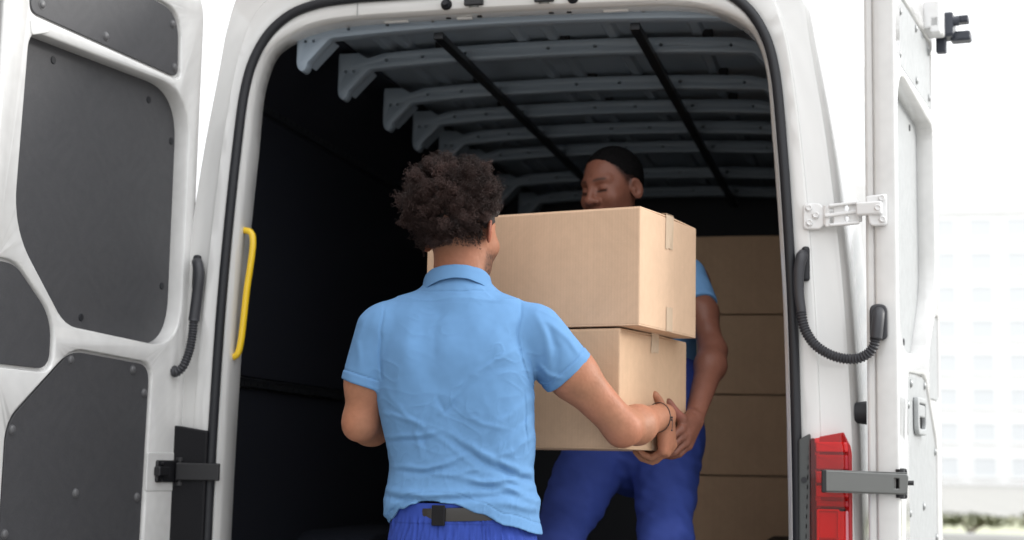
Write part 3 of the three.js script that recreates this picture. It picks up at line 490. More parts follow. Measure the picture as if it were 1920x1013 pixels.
// ---------------------------------------------------------------- people
// a head in its own frame: x to the person's left, y up, z forward; origin between the ears
function headField(x, y, z, o = {}) {
  const ax = Math.abs(x);
  let d = ell(x, y, z, 0, 0.042, -0.016, 0.0765, 0.088, 0.097);                  // cranium
  d = smin(d, ell(x, y, z, 0, -0.012, 0.028, 0.066, 0.085, 0.066), 0.03);        // face
  d = smin(d, ell(x, y, z, 0, -0.075, 0.035, 0.05, 0.042, 0.05), 0.03);          // jaw
  d = smin(d, ell(x, y, z, 0, -0.098, 0.062, 0.022, 0.017, 0.02), 0.025);        // chin
  d = smin(d, ell(ax, y, z, 0.044, -0.022, 0.06, 0.022, 0.02, 0.022), 0.025);    // cheekbone
  d = smin(d, cone(ax, y, z, [0.008, 0.034, 0.087, 0.046, 0.033, 0.067, 0.006, 0.005]), 0.02);   // brow
  d = smax(d, -ell(ax, y, z, 0.031, 0.012, 0.1, 0.017, 0.0115, 0.02), 0.014);    // eye socket
  d = smin(d, ell(ax, y, z, 0.0315, 0.009, 0.0745, 0.0165, 0.0125, 0.0125), 0.004); // closed lid over the eye
  d = smax(d, -cone(ax, y, z, [0.017, 0.0005, 0.0885, 0.047, 0.0012, 0.081, 0.0022, 0.0016]), 0.003); // lash line
  d = smin(d, cone(x, y, z, [0, 0.028, 0.087, 0, -0.02, 0.107, 0.0075, 0.0115]), 0.012);              // nose bridge
  d = smin(d, ell(x, y, z, 0, -0.023, 0.107, 0.0155, 0.0125, 0.0135), 0.008);
  d = smin(d, ell(ax, y, z, 0.0185, -0.027, 0.0955, 0.0105, 0.0095, 0.012), 0.007);                     // nostril wings
  d = smax(d, -ell(ax, y, z, 0.009, -0.0345, 0.103, 0.0048, 0.004, 0.0065), 0.003);
  d = smin(d, ell(x, y, z, 0, -0.056, 0.09, 0.026, 0.0085, 0.012), 0.007);                           // lips
  d = smin(d, ell(x, y, z, 0, -0.07, 0.088, 0.023, 0.0095, 0.012), 0.007);
  d = smax(d, -cone(ax, y, z, [0, -0.0625, 0.1, 0.024, -0.0615, 0.088, 0.0018, 0.0012]), 0.003);
  // ears: rim, bowl, lobe
  const ex = ax - 0.0775, ey = y + 0.004, ez = z + 0.012, tl = 0.2, Y = ey * Math.cos(tl) + ez * Math.sin(tl), Z = ez * Math.cos(tl) - ey * Math.sin(tl), X = ex + Z * 0.42;
  let e = ell(X, Y, Z, 0.004, 0, 0, 0.0075, 0.031, 0.0185);
  e = smax(e, -ell(X, Y, Z, 0.0115, 0.003, 0.003, 0.0075, 0.021, 0.011), 0.004);
  e = smin(e, ell(X, Y, Z, 0.004, -0.002, 0.008, 0.006, 0.007, 0.005), 0.006);
  return smin(d, e, 0.006);
}
// fingers of one hand as chains of cones; W wrist, D wrist-to-knuckles, N out of the palm, T towards the thumb
function hand(W, D, N, T, o = {}) {
  const q = [], s = o.size ?? 1, L = [[0.031, 0.046, 0.028, 0.022], [0.011, 0.05, 0.031, 0.023], [-0.010, 0.046, 0.029, 0.023], [-0.029, 0.037, 0.022, 0.02]];
  const at3 = (a, b, c) => W.clone().addScaledVector(D, a * s).addScaledVector(N, b * s).addScaledVector(T, c * s);
  const palm = [], curl = o.curl ?? [0.5, 0.7, 0.4];
  L.forEach(([off, l1, l2, l3], i) => {
    const k = at3(i === 3 ? 0.082 : i === 0 ? 0.09 : 0.093, 0.002, off);
    palm.push([...at3(0.012, 0, off * 0.55).toArray(), ...k.toArray(), 0.0165 * s, 0.0122 * s]);
    let p = k, ang = 0; const spread = (o.spread ?? 0.05) * (1.2 - i) ;
    [l1, l2, l3].forEach((l, j) => {
      ang += curl[j] * (1 + 0.08 * (i - 1.5));
      const dir = D.clone().multiplyScalar(Math.cos(ang)).addScaledVector(N, Math.sin(ang)).addScaledVector(T, spread).normalize(), n = p.clone().addScaledVector(dir, l * s);
      q.push([...p.toArray(), ...n.toArray(), [0.0098, 0.0088, 0.0082][j] * s * (i === 3 ? 0.88 : 1), [0.0088, 0.0082, 0.0068][j] * s * (i === 3 ? 0.88 : 1)]); p = n;
    });
  });
  palm.push([...at3(0.03, 0.004, 0).toArray(), ...at3(0.075, 0.003, 0).toArray(), 0.018 * s, 0.017 * s]);
  const tb = o.thumb ? o.thumb : [at3(0.02, 0.008, 0.022), at3(0.055, 0.014, 0.05), at3(0.085, 0.02, 0.06), at3(0.112, 0.024, 0.062)];
  palm.push([...tb[0].toArray(), ...tb[1].toArray(), 0.0165 * s, 0.0125 * s]);
  q.push([...tb[1].toArray(), ...tb[2].toArray(), 0.0135 * s, 0.0125 * s], [...tb[2].toArray(), ...tb[3].toArray(), 0.0125 * s, 0.0105 * s]);
  return { palm, fingers: q };
}
function bodyField(bones, hands, head) {
  const bb = hands.map((h) => { const b = new THREE.Box3(); for (const c of [...h.palm, ...h.fingers]) b.expandByPoint(V(c[0], c[1], c[2])).expandByPoint(V(c[3], c[4], c[5])); return b.expandByScalar(0.045); });
  const mi = head.m.clone().invert().elements, hc = V(0, 0, 0).applyMatrix4(head.m);
  return (x, y, z) => {
    let d = 9; for (const c of bones) { const e = cone(x, y, z, c); if (e < d + 0.06) d = smin(d, e, c[8] ?? 0.03); }
    const hd = len3(x - hc.x, y - hc.y, z - hc.z);
    if (hd < 0.25) { const X = mi[0] * x + mi[4] * y + mi[8] * z + mi[12], Y = mi[1] * x + mi[5] * y + mi[9] * z + mi[13], Z = mi[2] * x + mi[6] * y + mi[10] * z + mi[14]; d = smin(d, headField(X, Y, Z), 0.022); }
    else d = Math.min(d, hd - 0.13);
    hands.forEach((h, i) => {
      const b = bb[i]; if (x < b.min.x || x > b.max.x || y < b.min.y || y > b.max.y || z < b.min.z || z > b.max.z) return;
      let p = 9; for (const c of h.palm) p = smin(p, cone(x, y, z, c), 0.012);
      d = smin(d, p, 0.015);
      let f = 9; for (const c of h.fingers) f = Math.min(f, cone(x, y, z, c));
      d = smin(d, f, 0.006);
    });
    if (d < 0.006 && d > -0.006) d += 0.00035 * noise(x * 170, y * 170, z * 170) + 0.0009 * noise(x * 34, y * 34, z * 34);
    return d;
  };
}
const headM = (x, y, z, yaw, pitch, roll = 0, s = 1) => new THREE.Matrix4().makeTranslation(x, y, z).multiply(new THREE.Matrix4().makeRotationFromEuler(new THREE.Euler(pitch, yaw, roll, 'YXZ'))).multiply(new THREE.Matrix4().makeScale(s, s, s));
// distance from a point to a polyline in the (x, y) plane, with the place along it
function polyDist(x, y, P) {
  let best = 9, u = 0;
  for (let i = 0; i < P.length - 1; i++) {
    const [ax, ay] = P[i], [bx, by] = P[i + 1], dx = bx - ax, dy = by - ay, h = clamp(((x - ax) * dx + (y - ay) * dy) / (dx * dx + dy * dy), 0, 1), d = len2(x - ax - dx * h, y - ay - dy * h);
    if (d < best) { best = d; u = (i + h) / (P.length - 1); }
  }
  return [best, u];
}
// stacked ellipse sections: rows of [y, cx, half width, cz, half depth]
function trunk(S) {
  return (x, y, z) => {
    let i = 0; while (i < S.length - 2 && y > S[i + 1][0]) i++;
    const a = S[i], b = S[i + 1], m0 = S[Math.max(0, i - 1)], m1 = S[Math.min(S.length - 1, i + 2)], t = clamp((y - a[0]) / (b[0] - a[0]), 0, 1), L = b[0] - a[0];
    const cr = (k) => { const p = (b[k] - m0[k]) / (b[0] - m0[0]) * L, r = (m1[k] - a[k]) / (m1[0] - a[0]) * L, t2 = t * t, t3 = t2 * t; return (2 * t3 - 3 * t2 + 1) * a[k] + (t3 - 2 * t2 + t) * p + (3 * t2 - 2 * t3) * b[k] + (t3 - t2) * r; };
    const cx = cr(1), w = cr(2), cz = cr(3), h = cr(4), X = (x - cx) / w, Z = (z - cz) / h;
    const k0 = Math.pow(Math.pow(Math.abs(X), 2.3) + Math.pow(Math.abs(Z), 2.3), 1 / 2.3), k1 = len2(X / w, Z / h) || 1e-6;
    const e = k0 < 0.3 ? -Math.min(w, h) * (1 - k0) : (k0 - 1) * Math.min(k0 / k1, Math.max(w, h));
    return Math.max(e, y - S[S.length - 1][0], S[0][0] - y);
  };
}
const clothTone = (base, a = 0.04) => (x, y, z) => { const t = 1 + a * noise(x * 14, y * 14, z * 14) + a * 0.8 * noise(x * 60, y * 60, z * 60); return base.map((c) => c * t); };

// both men wear the same work uniform
const UNIFORM = { shirt: [0.13, 0.27, 0.485], trousers: [0.034, 0.066, 0.32] };

// ---- the man on the ground, seen from behind; x to the picture's right, z towards the viewer
{
  const P = group('person', scene, 0.075, 0, 0.634, rad(15.7));
  tag(P, 'person in sky-blue polo shirt with curly brown hair, back turned, holding the boxes', 'person');
  const hm = headM(0.001, 1.672, -0.022, rad(151), rad(6), rad(-5), 1.0);
  const Wr = V(0.508, 1.277, -0.262), Wl = V(-0.15, 1.228, -0.272);
  const handR = hand(Wr, V(0.16, -0.9, -0.34).normalize(), V(-0.869, 0, -0.495).normalize(), V(0.45, 0.36, -0.8).normalize(), { curl: [0.95, 0.85, 0.55], thumb: [V(0.508, 1.268, -0.283), V(0.507, 1.294, -0.306), V(0.498, 1.313, -0.300), V(0.488, 1.325, -0.290)] });
  const handL = hand(Wl, V(0.06, -0.3, -0.95).normalize(), V(0.97, 0.2, 0).normalize(), V(-0.2, 0.93, -0.3).normalize(), { curl: [0.25, 0.5, 0.4] });
  const bones = [
    [0, 1.5, -0.012, 0.0, 1.655, -0.02, 0.062, 0.056, 0.03], [-0.12, 1.46, -0.01, 0.12, 1.46, -0.01, 0.06, 0.06, 0.05], [0, 1.46, -0.01, 0.01, 1.1, -0.01, 0.08, 0.08, 0.05],
    [-0.16, 1.44, -0.005, -0.2, 1.33, -0.011, 0.046, 0.0475], [-0.2, 1.33, -0.011, -0.215, 1.238, -0.024, 0.0475, 0.036], [-0.213, 1.236, -0.026, -0.193, 1.235, -0.09, 0.037, 0.043], [-0.193, 1.235, -0.09, -0.15, 1.228, -0.272, 0.043, 0.027],
    [0.165, 1.45, 0.0, 0.262, 1.357, -0.012, 0.055, 0.053], [0.262, 1.357, -0.012, 0.383, 1.24, -0.058, 0.052, 0.039], [0.383, 1.238, -0.06, 0.425, 1.248, -0.125, 0.039, 0.0415], [0.425, 1.248, -0.125, 0.508, 1.277, -0.262, 0.0415, 0.0275],
  ];
  const skin = [0.37, 0.165, 0.098], f = bodyField(bones, [handR, handL], { m: hm }), mi = hm.clone().invert(), v = V(0, 0, 0);
  const skinCol = (x, y, z) => {
    const t = 1 + 0.09 * noise(x * 22, y * 22, z * 22) + 0.08 * noise(x * 110, y * 110, z * 110), rd = 1 + 0.1 * noise(x * 14 + 5, y * 14, z * 14); let c = [skin[0] * t * rd, skin[1] * t, skin[2] * t];
    v.set(x, y, z).applyMatrix4(mi);
    if (v.length() < 0.2) {
      const beard = sstep(-0.03, -0.055, v.y) * sstep(0.0, 0.02, v.z) * (0.55 + 0.45 * sstep(-0.2, 0.4, noise(x * 240, y * 240, z * 240)));
      const stub = sstep(-0.052, -0.03, v.y) * sstep(-0.005, -0.04, v.z) * (0.5 + 0.5 * sstep(-0.3, 0.3, noise(x * 200, y * 200, z * 200)));
      const k = Math.max(beard * 0.9, stub * 0.75); c = c.map((q, i) => mix(q, [0.03, 0.02, 0.018][i], k));
      if (Math.abs(v.x) > 0.079 && v.z > -0.045 && v.z < 0.02) c = [c[0] * 1.02, c[1] * 0.74, c[2] * 0.72];
    }
    return c;
  };
  const skinMat = std(lin(1, 1, 1), 0.52, { vertexColors: true, specularIntensity: 0.5, sheen: 0.1 });
  add('body', nets(f, [-0.3, 1.05, -0.46], [0.62, 1.84, 0.13], 0.0032, skinCol, 1.7), skinMat, P);

  // hair: tight curls in clumps over the crown, shorter at the nape
  {
    const pos = [], nor = [], col = [], idx = [];
    const strand = (pts, r0, c) => {
      const b0 = pos.length / 3;
      for (let i = 0; i < pts.length; i++) {
        const a = pts[Math.max(0, i - 1)], b = pts[Math.min(pts.length - 1, i + 1)], d = b.clone().sub(a).normalize(), u = (Math.abs(d.y) < 0.9 ? V(0, 1, 0) : V(1, 0, 0)).cross(d).normalize(), w = d.clone().cross(u), r = r0 * (1 - 0.55 * i / (pts.length - 1));
        for (let k = 0; k < 3; k++) { const q = k * 2.0944, nx = u.x * Math.cos(q) + w.x * Math.sin(q), ny = u.y * Math.cos(q) + w.y * Math.sin(q), nz = u.z * Math.cos(q) + w.z * Math.sin(q); pos.push(pts[i].x + nx * r, pts[i].y + ny * r, pts[i].z + nz * r); nor.push(nx, ny, nz); col.push(...c); }
        if (i) for (let k = 0; k < 3; k++) { const A = b0 + (i - 1) * 3 + k, B = b0 + (i - 1) * 3 + (k + 1) % 3; idx.push(A, B, B + 3, A, B + 3, A + 3); }
      }
    };
    const NC = 330, up = V(0, 1, 0);
    for (let i = 0; i < NC; i++) {
      const yy = 1 - 2 * (i + 0.5) / NC, th = i * 2.39996, s = Math.sqrt(1 - yy * yy), n = V(Math.cos(th) * s, yy, Math.sin(th) * s).add(V(gauss(), gauss(), gauss()).multiplyScalar(0.06)).normalize();
      // head frame: keep crown, sides above the ears and the back down to the nape
      const root = V(n.x * 0.077, 0.042 + n.y * 0.088, -0.016 + n.z * 0.097);
      const low = (n.z < 0 ? mix(0.012, -0.032, clamp(-n.z * 1.4, 0, 1)) : mix(0.012, 0.1, clamp(n.z * 1.3, 0, 1))) + 0.022 * sstep(0.6, 0.9, Math.abs(n.x));
      if (root.y < low) continue;
      const h = sstep(low, low + 0.055, root.y), lump = clamp(0.5 + 1.0 * noise(n.x * 2.6 + 4, n.y * 2.6, n.z * 2.6 + 1), 0, 1.1);
      const len = mix(0.02, 0.041, h) * (0.8 + 0.5 * lump) * rr(0.62, 1.32) * (1 - 0.12 * sstep(0.6, 1, n.y));
      const dir = n.clone().add(V(gauss() * 0.26, gauss() * 0.26 + 0.05, gauss() * 0.26)).normalize(), tip = root.clone().addScaledVector(dir, len);
      const tone = rr(0.5, 1.3) * (0.7 + 0.6 * lump), puff = mix(0.008, 0.0125, h) * rr(0.8, 1.25);
      for (let k = 0; k < 64; k++) {
        // a frizzy curl: out of the scalp, then coiling about inside the puff of its clump
        const r0 = root.clone().addScaledVector(V(gauss(), gauss(), gauss()), 0.007), e = tip.clone().addScaledVector(V(gauss(), gauss(), gauss()), puff), ax = e.clone().sub(r0), d = ax.clone().normalize(), R = rr(0.0024, 0.0052), turns = rr(1.8, 3.6), ph = rr(0, 6.28);
        const u = V(gauss(), gauss(), gauss()).cross(d).normalize(), w = d.clone().cross(u), side = V(gauss(), gauss() - 0.4, gauss()).multiplyScalar(0.010), pts = [], NPT = 17;
        for (let j = 0; j <= NPT; j++) { const t = j / NPT, q = ph + t * turns * 6.2832, R2 = R * sstep(0, 0.35, t), st = 1 - Math.pow(1 - t, 1.7); pts.push(r0.clone().addScaledVector(ax, st).addScaledVector(side, Math.sin(t * 3.14) * 0.5 + t * t * 0.5).addScaledVector(u, Math.cos(q) * R2).addScaledVector(w, Math.sin(q) * R2).applyMatrix4(hm)); }
        const c = tone * rr(0.75, 1.25); strand(pts, rr(0.0005, 0.00085), [0.04 * c, 0.023 * c, 0.02 * c]);
      }
    }
    // frayed short ends at the nape and round the ears
    for (let i = 0; i < 2600; i++) {
      const a = rr(-1.3, 1.3), yv = -0.055 + 0.065 * Math.sqrt(rnd()), base = V(Math.sin(a) * 0.074, yv, -0.016 - Math.cos(a) * 0.084), d = V(Math.sin(a) * 0.5 + gauss() * 0.4, -0.55 + gauss() * 0.5, -Math.cos(a) * 0.5 + gauss() * 0.4).normalize(), l = rr(0.006, 0.022) * sstep(-0.05, -0.005, yv) + 0.0035, pts = [], ph = rr(0, 6.28);
      for (let j = 0; j <= 6; j++) { const t = j / 6; pts.push(base.clone().addScaledVector(d, l * t).add(V(Math.cos(ph + t * 9) * 0.002 * t, Math.sin(ph + t * 9) * 0.002 * t, 0)).applyMatrix4(hm)); }
      const c = rr(0.4, 0.9); strand(pts, 0.0007, [0.045 * c, 0.028 * c, 0.024 * c]);
    }
    const g = new THREE.BufferGeometry(); g.setAttribute('position', new THREE.Float32BufferAttribute(pos, 3)); g.setAttribute('normal', new THREE.Float32BufferAttribute(nor, 3)); g.setAttribute('color', new THREE.Float32BufferAttribute(col, 3)); g.setIndex(idx);
    add('hair', g, std(lin(1, 1, 1), 0.5, { vertexColors: true, specularIntensity: 0.4 }), P);
    // dense dark undergrowth close to the scalp
    const cap = (x, y, z) => { v.set(x, y, z).applyMatrix4(mi); const n1 = 0.012 * noise(v.x * 28, v.y * 28, v.z * 28) + 0.005 * noise(v.x * 80, v.y * 80, v.z * 80); const d = ell(v.x, v.y, v.z, 0, 0.05, -0.016, 0.092, 0.098, 0.109) + n1, lowY = v.z < 0 ? mix(0.01, 0.004, clamp(-v.z * 10, 0, 1)) : mix(0.012, 0.09, clamp(v.z * 11, 0, 1)); return smax(d, lowY - v.y + n1, 0.012); };
    add('hair_undergrowth', nets(cap, [-0.15, 1.62, -0.17], [0.13, 1.86, 0.13], 0.004, (x, y, z) => { const t = 0.8 + 0.5 * noise(x * 90, y * 90, z * 90); return [0.022 * t, 0.014 * t, 0.012 * t]; }, 2), std(lin(1, 1, 1), 0.8, { vertexColors: true }), P);
  }

  // polo shirt
  const T = trunk([[0.93, 0.03, 0.168, 0.004, 0.118], [1.0, 0.03, 0.168, 0.004, 0.118], [1.04, 0.019, 0.171, 0.002, 0.116], [1.07, 0.018, 0.174, 0, 0.114], [1.1, 0.017, 0.166, -0.004, 0.108], [1.135, 0.016, 0.161, -0.006, 0.106], [1.19, 0.013, 0.167, -0.004, 0.108], [1.25, 0.004, 0.173, 0, 0.113], [1.32, -0.003, 0.178, 0.002, 0.119], [1.39, -0.003, 0.176, 0.002, 0.119], [1.46, 0, 0.155, -0.004, 0.105], [1.505, 0, 0.12, -0.008, 0.085]]);
  const slv = [[-0.166, 1.441, -0.002, -0.208, 1.3, -0.012, 0.065, 0.058], [0.172, 1.445, 0.004, 0.29, 1.322, -0.022, 0.068, 0.062]];
  const cut = slv.map((c) => { const d = V(c[3] - c[0], c[4] - c[1], c[5] - c[2]).normalize(); return d; }), hemAt = [V(-0.2, 1.318, -0.011), V(0.252, 1.355, -0.012)];
  const hemY = (x) => { const K = [[-0.2, 0.99], [-0.15, 0.998], [-0.135, 1.022], [-0.115, 1.048], [-0.09, 1.059], [-0.05, 1.0625], [0, 1.062], [0.057, 1.044], [0.116, 1.019], [0.2, 0.998]]; let i = 0; while (i < K.length - 2 && x > K[i + 1][0]) i++; return mix(K[i][1], K[i + 1][1], sstep(0, 1, clamp((x - K[i][0]) / (K[i + 1][0] - K[i][0]), 0, 1))); };
  // folds read off the cloth: [polyline in (x, y), width, height]
  const FO = [
    [[[-0.041, 1.522], [-0.063, 1.452], [-0.067, 1.397], [-0.057, 1.346], [-0.041, 1.293]], 0.03, -0.0062], [[[-0.035, 1.5], [-0.052, 1.43], [-0.05, 1.37]], 0.008, -0.0014], [[[0.05, 1.5], [0.045, 1.42], [0.02, 1.34]], 0.028, 0.003],
    [[[-0.041, 1.293], [-0.022, 1.259], [-0.006, 1.277], [0.025, 1.334]], 0.006, -0.0028], [[[0.04, 1.34], [-0.0, 1.295], [-0.035, 1.255]], 0.006, 0.0025], [[[0.01, 1.325], [-0.02, 1.28]], 0.005, 0.002],
    [[[-0.15, 1.207], [-0.086, 1.21], [-0.035, 1.219]], 0.006, 0.0028], [[[-0.14, 1.197], [-0.086, 1.2], [-0.045, 1.208]], 0.006, -0.0024],
    [[[-0.135, 1.14], [-0.061, 1.139], [-0.003, 1.155], [0.03, 1.174]], 0.0065, 0.0034], [[[-0.12, 1.129], [-0.06, 1.129], [0, 1.145]], 0.006, -0.0028],
    [[[-0.045, 1.125], [0.009, 1.127], [0.05, 1.139]], 0.006, 0.003], [[[-0.01, 1.212], [0.055, 1.174], [0.09, 1.156], [0.172, 1.128]], 0.009, 0.005], [[[0.0, 1.2], [0.055, 1.16], [0.09, 1.143], [0.165, 1.118]], 0.008, -0.0048],
    [[[-0.16, 1.077], [-0.105, 1.069], [-0.053, 1.067], [0.01, 1.074], [0.092, 1.081], [0.185, 1.088]], 0.008, -0.006], [[[-0.155, 1.09], [-0.09, 1.083], [-0.03, 1.082], [0.03, 1.09]], 0.009, 0.0045],
    [[[0.0, 1.123], [0.056, 1.111], [0.114, 1.117], [0.175, 1.136]], 0.007, 0.0046], [[[0.03, 1.102], [0.08, 1.1], [0.14, 1.106]], 0.007, -0.0045], [[[0.08, 1.112], [0.126, 1.096], [0.183, 1.071]], 0.008, 0.005], [[[0.09, 1.07], [0.14, 1.062], [0.19, 1.05]], 0.008, 0.004],
    [[[-0.17, 1.258], [-0.098, 1.24], [-0.055, 1.227]], 0.006, 0.0022], [[[-0.07, 1.27], [-0.088, 1.217], [-0.073, 1.165]], 0.006, 0.0022], [[[-0.055, 1.265], [-0.07, 1.21], [-0.06, 1.17]], 0.006, -0.0016],
    [[[0.01, 1.32], [0.074, 1.372], [0.125, 1.399]], 0.006, 0.0014], [[[0.0, 1.3], [0.07, 1.35], [0.13, 1.372]], 0.012, -0.0018], [[[0.125, 1.474], [0.073, 1.419], [0.03, 1.365]], 0.012, 0.0016], [[[0.135, 1.44], [0.1, 1.4], [0.05, 1.36]], 0.006, -0.001], [[[0.105, 1.5], [0.095, 1.43], [0.1, 1.36]], 0.035, 0.005], [[[-0.115, 1.5], [-0.115, 1.42], [-0.1, 1.34]], 0.03, 0.004], [[[0.0, 1.3], [0.005, 1.22], [0.01, 1.15]], 0.03, -0.004],
    [[[0.09, 1.156], [0.114, 1.129], [0.18, 1.112]], 0.007, -0.0036], [[[-0.1, 1.07], [-0.128, 1.044], [-0.14, 1.01]], 0.008, -0.005], [[[-0.14, 1.06], [-0.158, 1.03], [-0.16, 1.0]], 0.008, 0.005],
    [[[0.152, 1.31], [0.153, 1.245], [0.16, 1.18]], 0.003, -0.0022], [[[-0.1, 1.44], [-0.12, 1.36], [-0.13, 1.28]], 0.02, 0.003], [[[-0.155, 1.31], [-0.11, 1.25], [-0.03, 1.2], [0.06, 1.13]], 0.007, 0.0018],
    [[[0.17, 1.3], [0.11, 1.25], [0.06, 1.21]], 0.009, 0.003], [[[0.17, 1.27], [0.12, 1.22], [0.08, 1.19]], 0.008, -0.0028], [[[0.175, 1.22], [0.13, 1.18], [0.09, 1.165]], 0.007, 0.0026], [[[0.02, 1.26], [0.06, 1.235], [0.12, 1.225]], 0.006, 0.002],
    [[[0.141, 1.508], [0.133, 1.444], [0.14, 1.386], [0.158, 1.345], [0.176, 1.32]], 0.0032, -0.0026], [[[-0.166, 1.5], [-0.172, 1.437], [-0.172, 1.366], [-0.165, 1.33]], 0.0032, -0.0026],
    [[[0.175, 1.49], [0.2, 1.42], [0.21, 1.36]], 0.01, 0.0034], [[[0.2, 1.46], [0.222, 1.41], [0.222, 1.36]], 0.008, -0.0034], [[[0.2, 1.47], [0.25, 1.43], [0.275, 1.395]], 0.008, 0.003], [[[0.185, 1.37], [0.205, 1.35], [0.235, 1.345]], 0.006, 0.004], [[[0.178, 1.345], [0.2, 1.336]], 0.005, -0.004], [[[-0.21, 1.47], [-0.225, 1.42], [-0.215, 1.36]], 0.008, 0.0025], [[[-0.085, 1.535], [0, 1.528], [0.085, 1.538]], 0.0024, -0.0016],
  ].map(([p, w, a]) => ({ p, w, a, b: [Math.min(...p.map((q) => q[0])) - 3 * w, Math.max(...p.map((q) => q[0])) + 3 * w, Math.min(...p.map((q) => q[1])) - 3 * w, Math.max(...p.map((q) => q[1])) + 3 * w] }));
  const shirt = (x, y, z) => {
    let d = T(x, y, z);
    d = smin(d, cone(x, y, z, [0, 1.492, -0.006, -0.15, 1.452, -0.002, 0.078, 0.062]), 0.03); d = smin(d, cone(x, y, z, [0, 1.492, -0.006, 0.15, 1.452, 0.002, 0.078, 0.062]), 0.03);
    d = smin(d, cone(x, y, z, [0, 1.5, -0.006, -0.002, 1.562, -0.008, 0.088, 0.071]), 0.025);
    d = smax(d, y - 1.572 + 0.25 * (z < 0 ? -z : 0), 0.004);
    d = smax(d, -(cone(x, y, z, [0, 1.5, -0.012, -0.006, 1.66, -0.02, 0.066, 0.064])), 0.003);
    for (let s = 0; s < 2; s++) {
      const c = slv[s]; let e = cone(x, y, z, c); const h = (x - hemAt[s].x) * cut[s].x + (y - hemAt[s].y) * cut[s].y + (z - hemAt[s].z) * cut[s].z;
      e += 0.0018 * Math.exp(-(((h + 0.022) / 0.0022) ** 2)) - 0.0012 * sstep(-0.024, -0.018, h);
      e = smax(e, h, 0.004); d = smin(d, e, 0.012);
    }
    d = smax(d, hemY(x) + (z < 0 ? 0.01 : 0) - y, 0.004);
    if (Math.abs(d) < 0.03) {
      const hy = hemY(x) - y; d += 0.0013 * Math.exp(-(((hy + 0.024) / 0.0022) ** 2));
      const bk = sstep(-0.03, 0.04, z), wsx = 0.004 * noise(x * 22, y * 22, 3), wsy = 0.004 * noise(x * 22, y * 22, 8);
      let q = 0; for (const c of FO) { if (x < c.b[0] || x > c.b[1] || y < c.b[2] || y > c.b[3]) continue; const [e, u] = polyDist(x + wsx, y + wsy, c.p); q += 1.15 * c.a * Math.exp(-((e / c.w) ** 2)) * Math.pow(Math.sin(Math.PI * clamp(0.06 + u * 0.88, 0, 1)), 0.6); }
      const rg = (a) => { const n = 1 - Math.abs(a) * 2.2; return n > 0 ? n * n : 0; };
      q = q * bk + 0.0012 * noise(x * 16 + y * 6, y * 11, z * 9 + 4) + 0.0011 * rg(noise(x * 9 + y * 5 + 2, y * 15, z * 9)) * sstep(1.5, 1.2, y) + 0.0005 * noise(x * 55, y * 40, z * 50) + 0.0009 * rg(1.25 * noise(x * 20 + 1.6 * noise(x * 7, y * 7, 2), y * 30 + 1.6 * noise(x * 8, y * 8, 9), z * 12)) * sstep(-0.25, 0.2, noise(x * 9 + 3, y * 9, 4)) + 0.0007 * rg(1.2 * noise(x * 48 - y * 30, y * 22 + x * 20, z * 30)) * sstep(1.36, 1.16, y);
      d -= q;
    }
    return d;
  };
  const blue = UNIFORM.shirt, shirtMat = std(lin(1, 1, 1), 0.85, { vertexColors: true, specularIntensity: 0.25 });
  const shirtMesh = add('polo_shirt', nets(shirt, [-0.31, 0.96, -0.15], [0.36, 1.6, 0.16], 0.0031, clothTone(blue), 1.7), shirtMat, P);
  { // folded collar
    const rows = [];
    for (let i = 0; i <= 72; i++) {
      const a = rad(-158) + i / 72 * rad(316), s = Math.sin(a), c = Math.cos(a), leaf = 0.023 + 0.017 * s * s + 0.012 * sstep(0.2, -0.8, c), y0 = 1.585 - 0.02 * (1 - c) + 0.0015 * noise(a * 3, 1, 1);
      const pr = [[0.004, -0.034], [0.0, -0.01], [0.0005, 0.003], [0.003, 0.0065], [0.0065, 0.007], [0.0095, 0.004], [0.012, -0.004], [0.0155, -leaf * 0.6], [0.0195, -leaf], [0.0185, -leaf - 0.0018], [0.0165, -leaf - 0.0005], [0.012, -leaf * 0.5], [0.008, -0.006]];
      rows.push(pr.map(([o, h]) => V(-0.003 + s * (0.0655 + o), y0 + h, -0.012 + c * (0.069 + o))));
    }
    add('collar', sheet(rows), shirtMat.clone(), P).material.vertexColors = false;
    P.children[P.children.length - 1].material.color.setRGB(...blue);
  }
  // trousers with a gathered waistband
  const TT = trunk([[0.8, 0.022, 0.175, 0.004, 0.12], [0.9, 0.022, 0.178, 0.004, 0.125], [0.98, 0.022, 0.166, 0.002, 0.114], [1.035, 0.02, 0.158, 0, 0.107], [1.062, 0.02, 0.157, 0, 0.106]]);
  const pants = (x, y, z) => {
    let d = TT(x, y, z);
    for (const s of [-1, 1]) { let e = smin(cone(x, y, z, [0.02 + s * 0.088, 0.86, 0, 0.02 + s * 0.1, 0.48, -0.01, 0.098, 0.075]), cone(x, y, z, [0.02 + s * 0.1, 0.48, -0.01, 0.02 + s * 0.105, 0.1, 0.01, 0.075, 0.062]), 0.03); d = smin(d, e, 0.02); }
    d = smax(d, 0.07 - y, 0.004);
    if (Math.abs(d) < 0.02) { const a = Math.atan2(x - 0.02, z), g = sstep(0.93, 1.0, y) * sstep(1.045, 1.02, y); d -= g * (0.0019 * Math.sin(a * 40 + 9 * noise(a * 5, y * 12, 1)) * (0.5 + 0.8 * noise(a * 6, y * 20, 7)) + 0.0024 * noise(a * 22, y * 26, 5)) + 0.0016 * sstep(1.018, 1.022, y) + 0.003 * noise(x * 12, y * 9, z * 12) * sstep(0.98, 0.85, y); const h = x - 0.0; d += 0.0016 * Math.exp(-((h / 0.0022) ** 2)) * sstep(1.02, 1.01, y); }
    return d;
  };
  const pantCol = UNIFORM.trousers, pantMat = std(lin(1, 1, 1), 0.85, { vertexColors: true, specularIntensity: 0.3 });
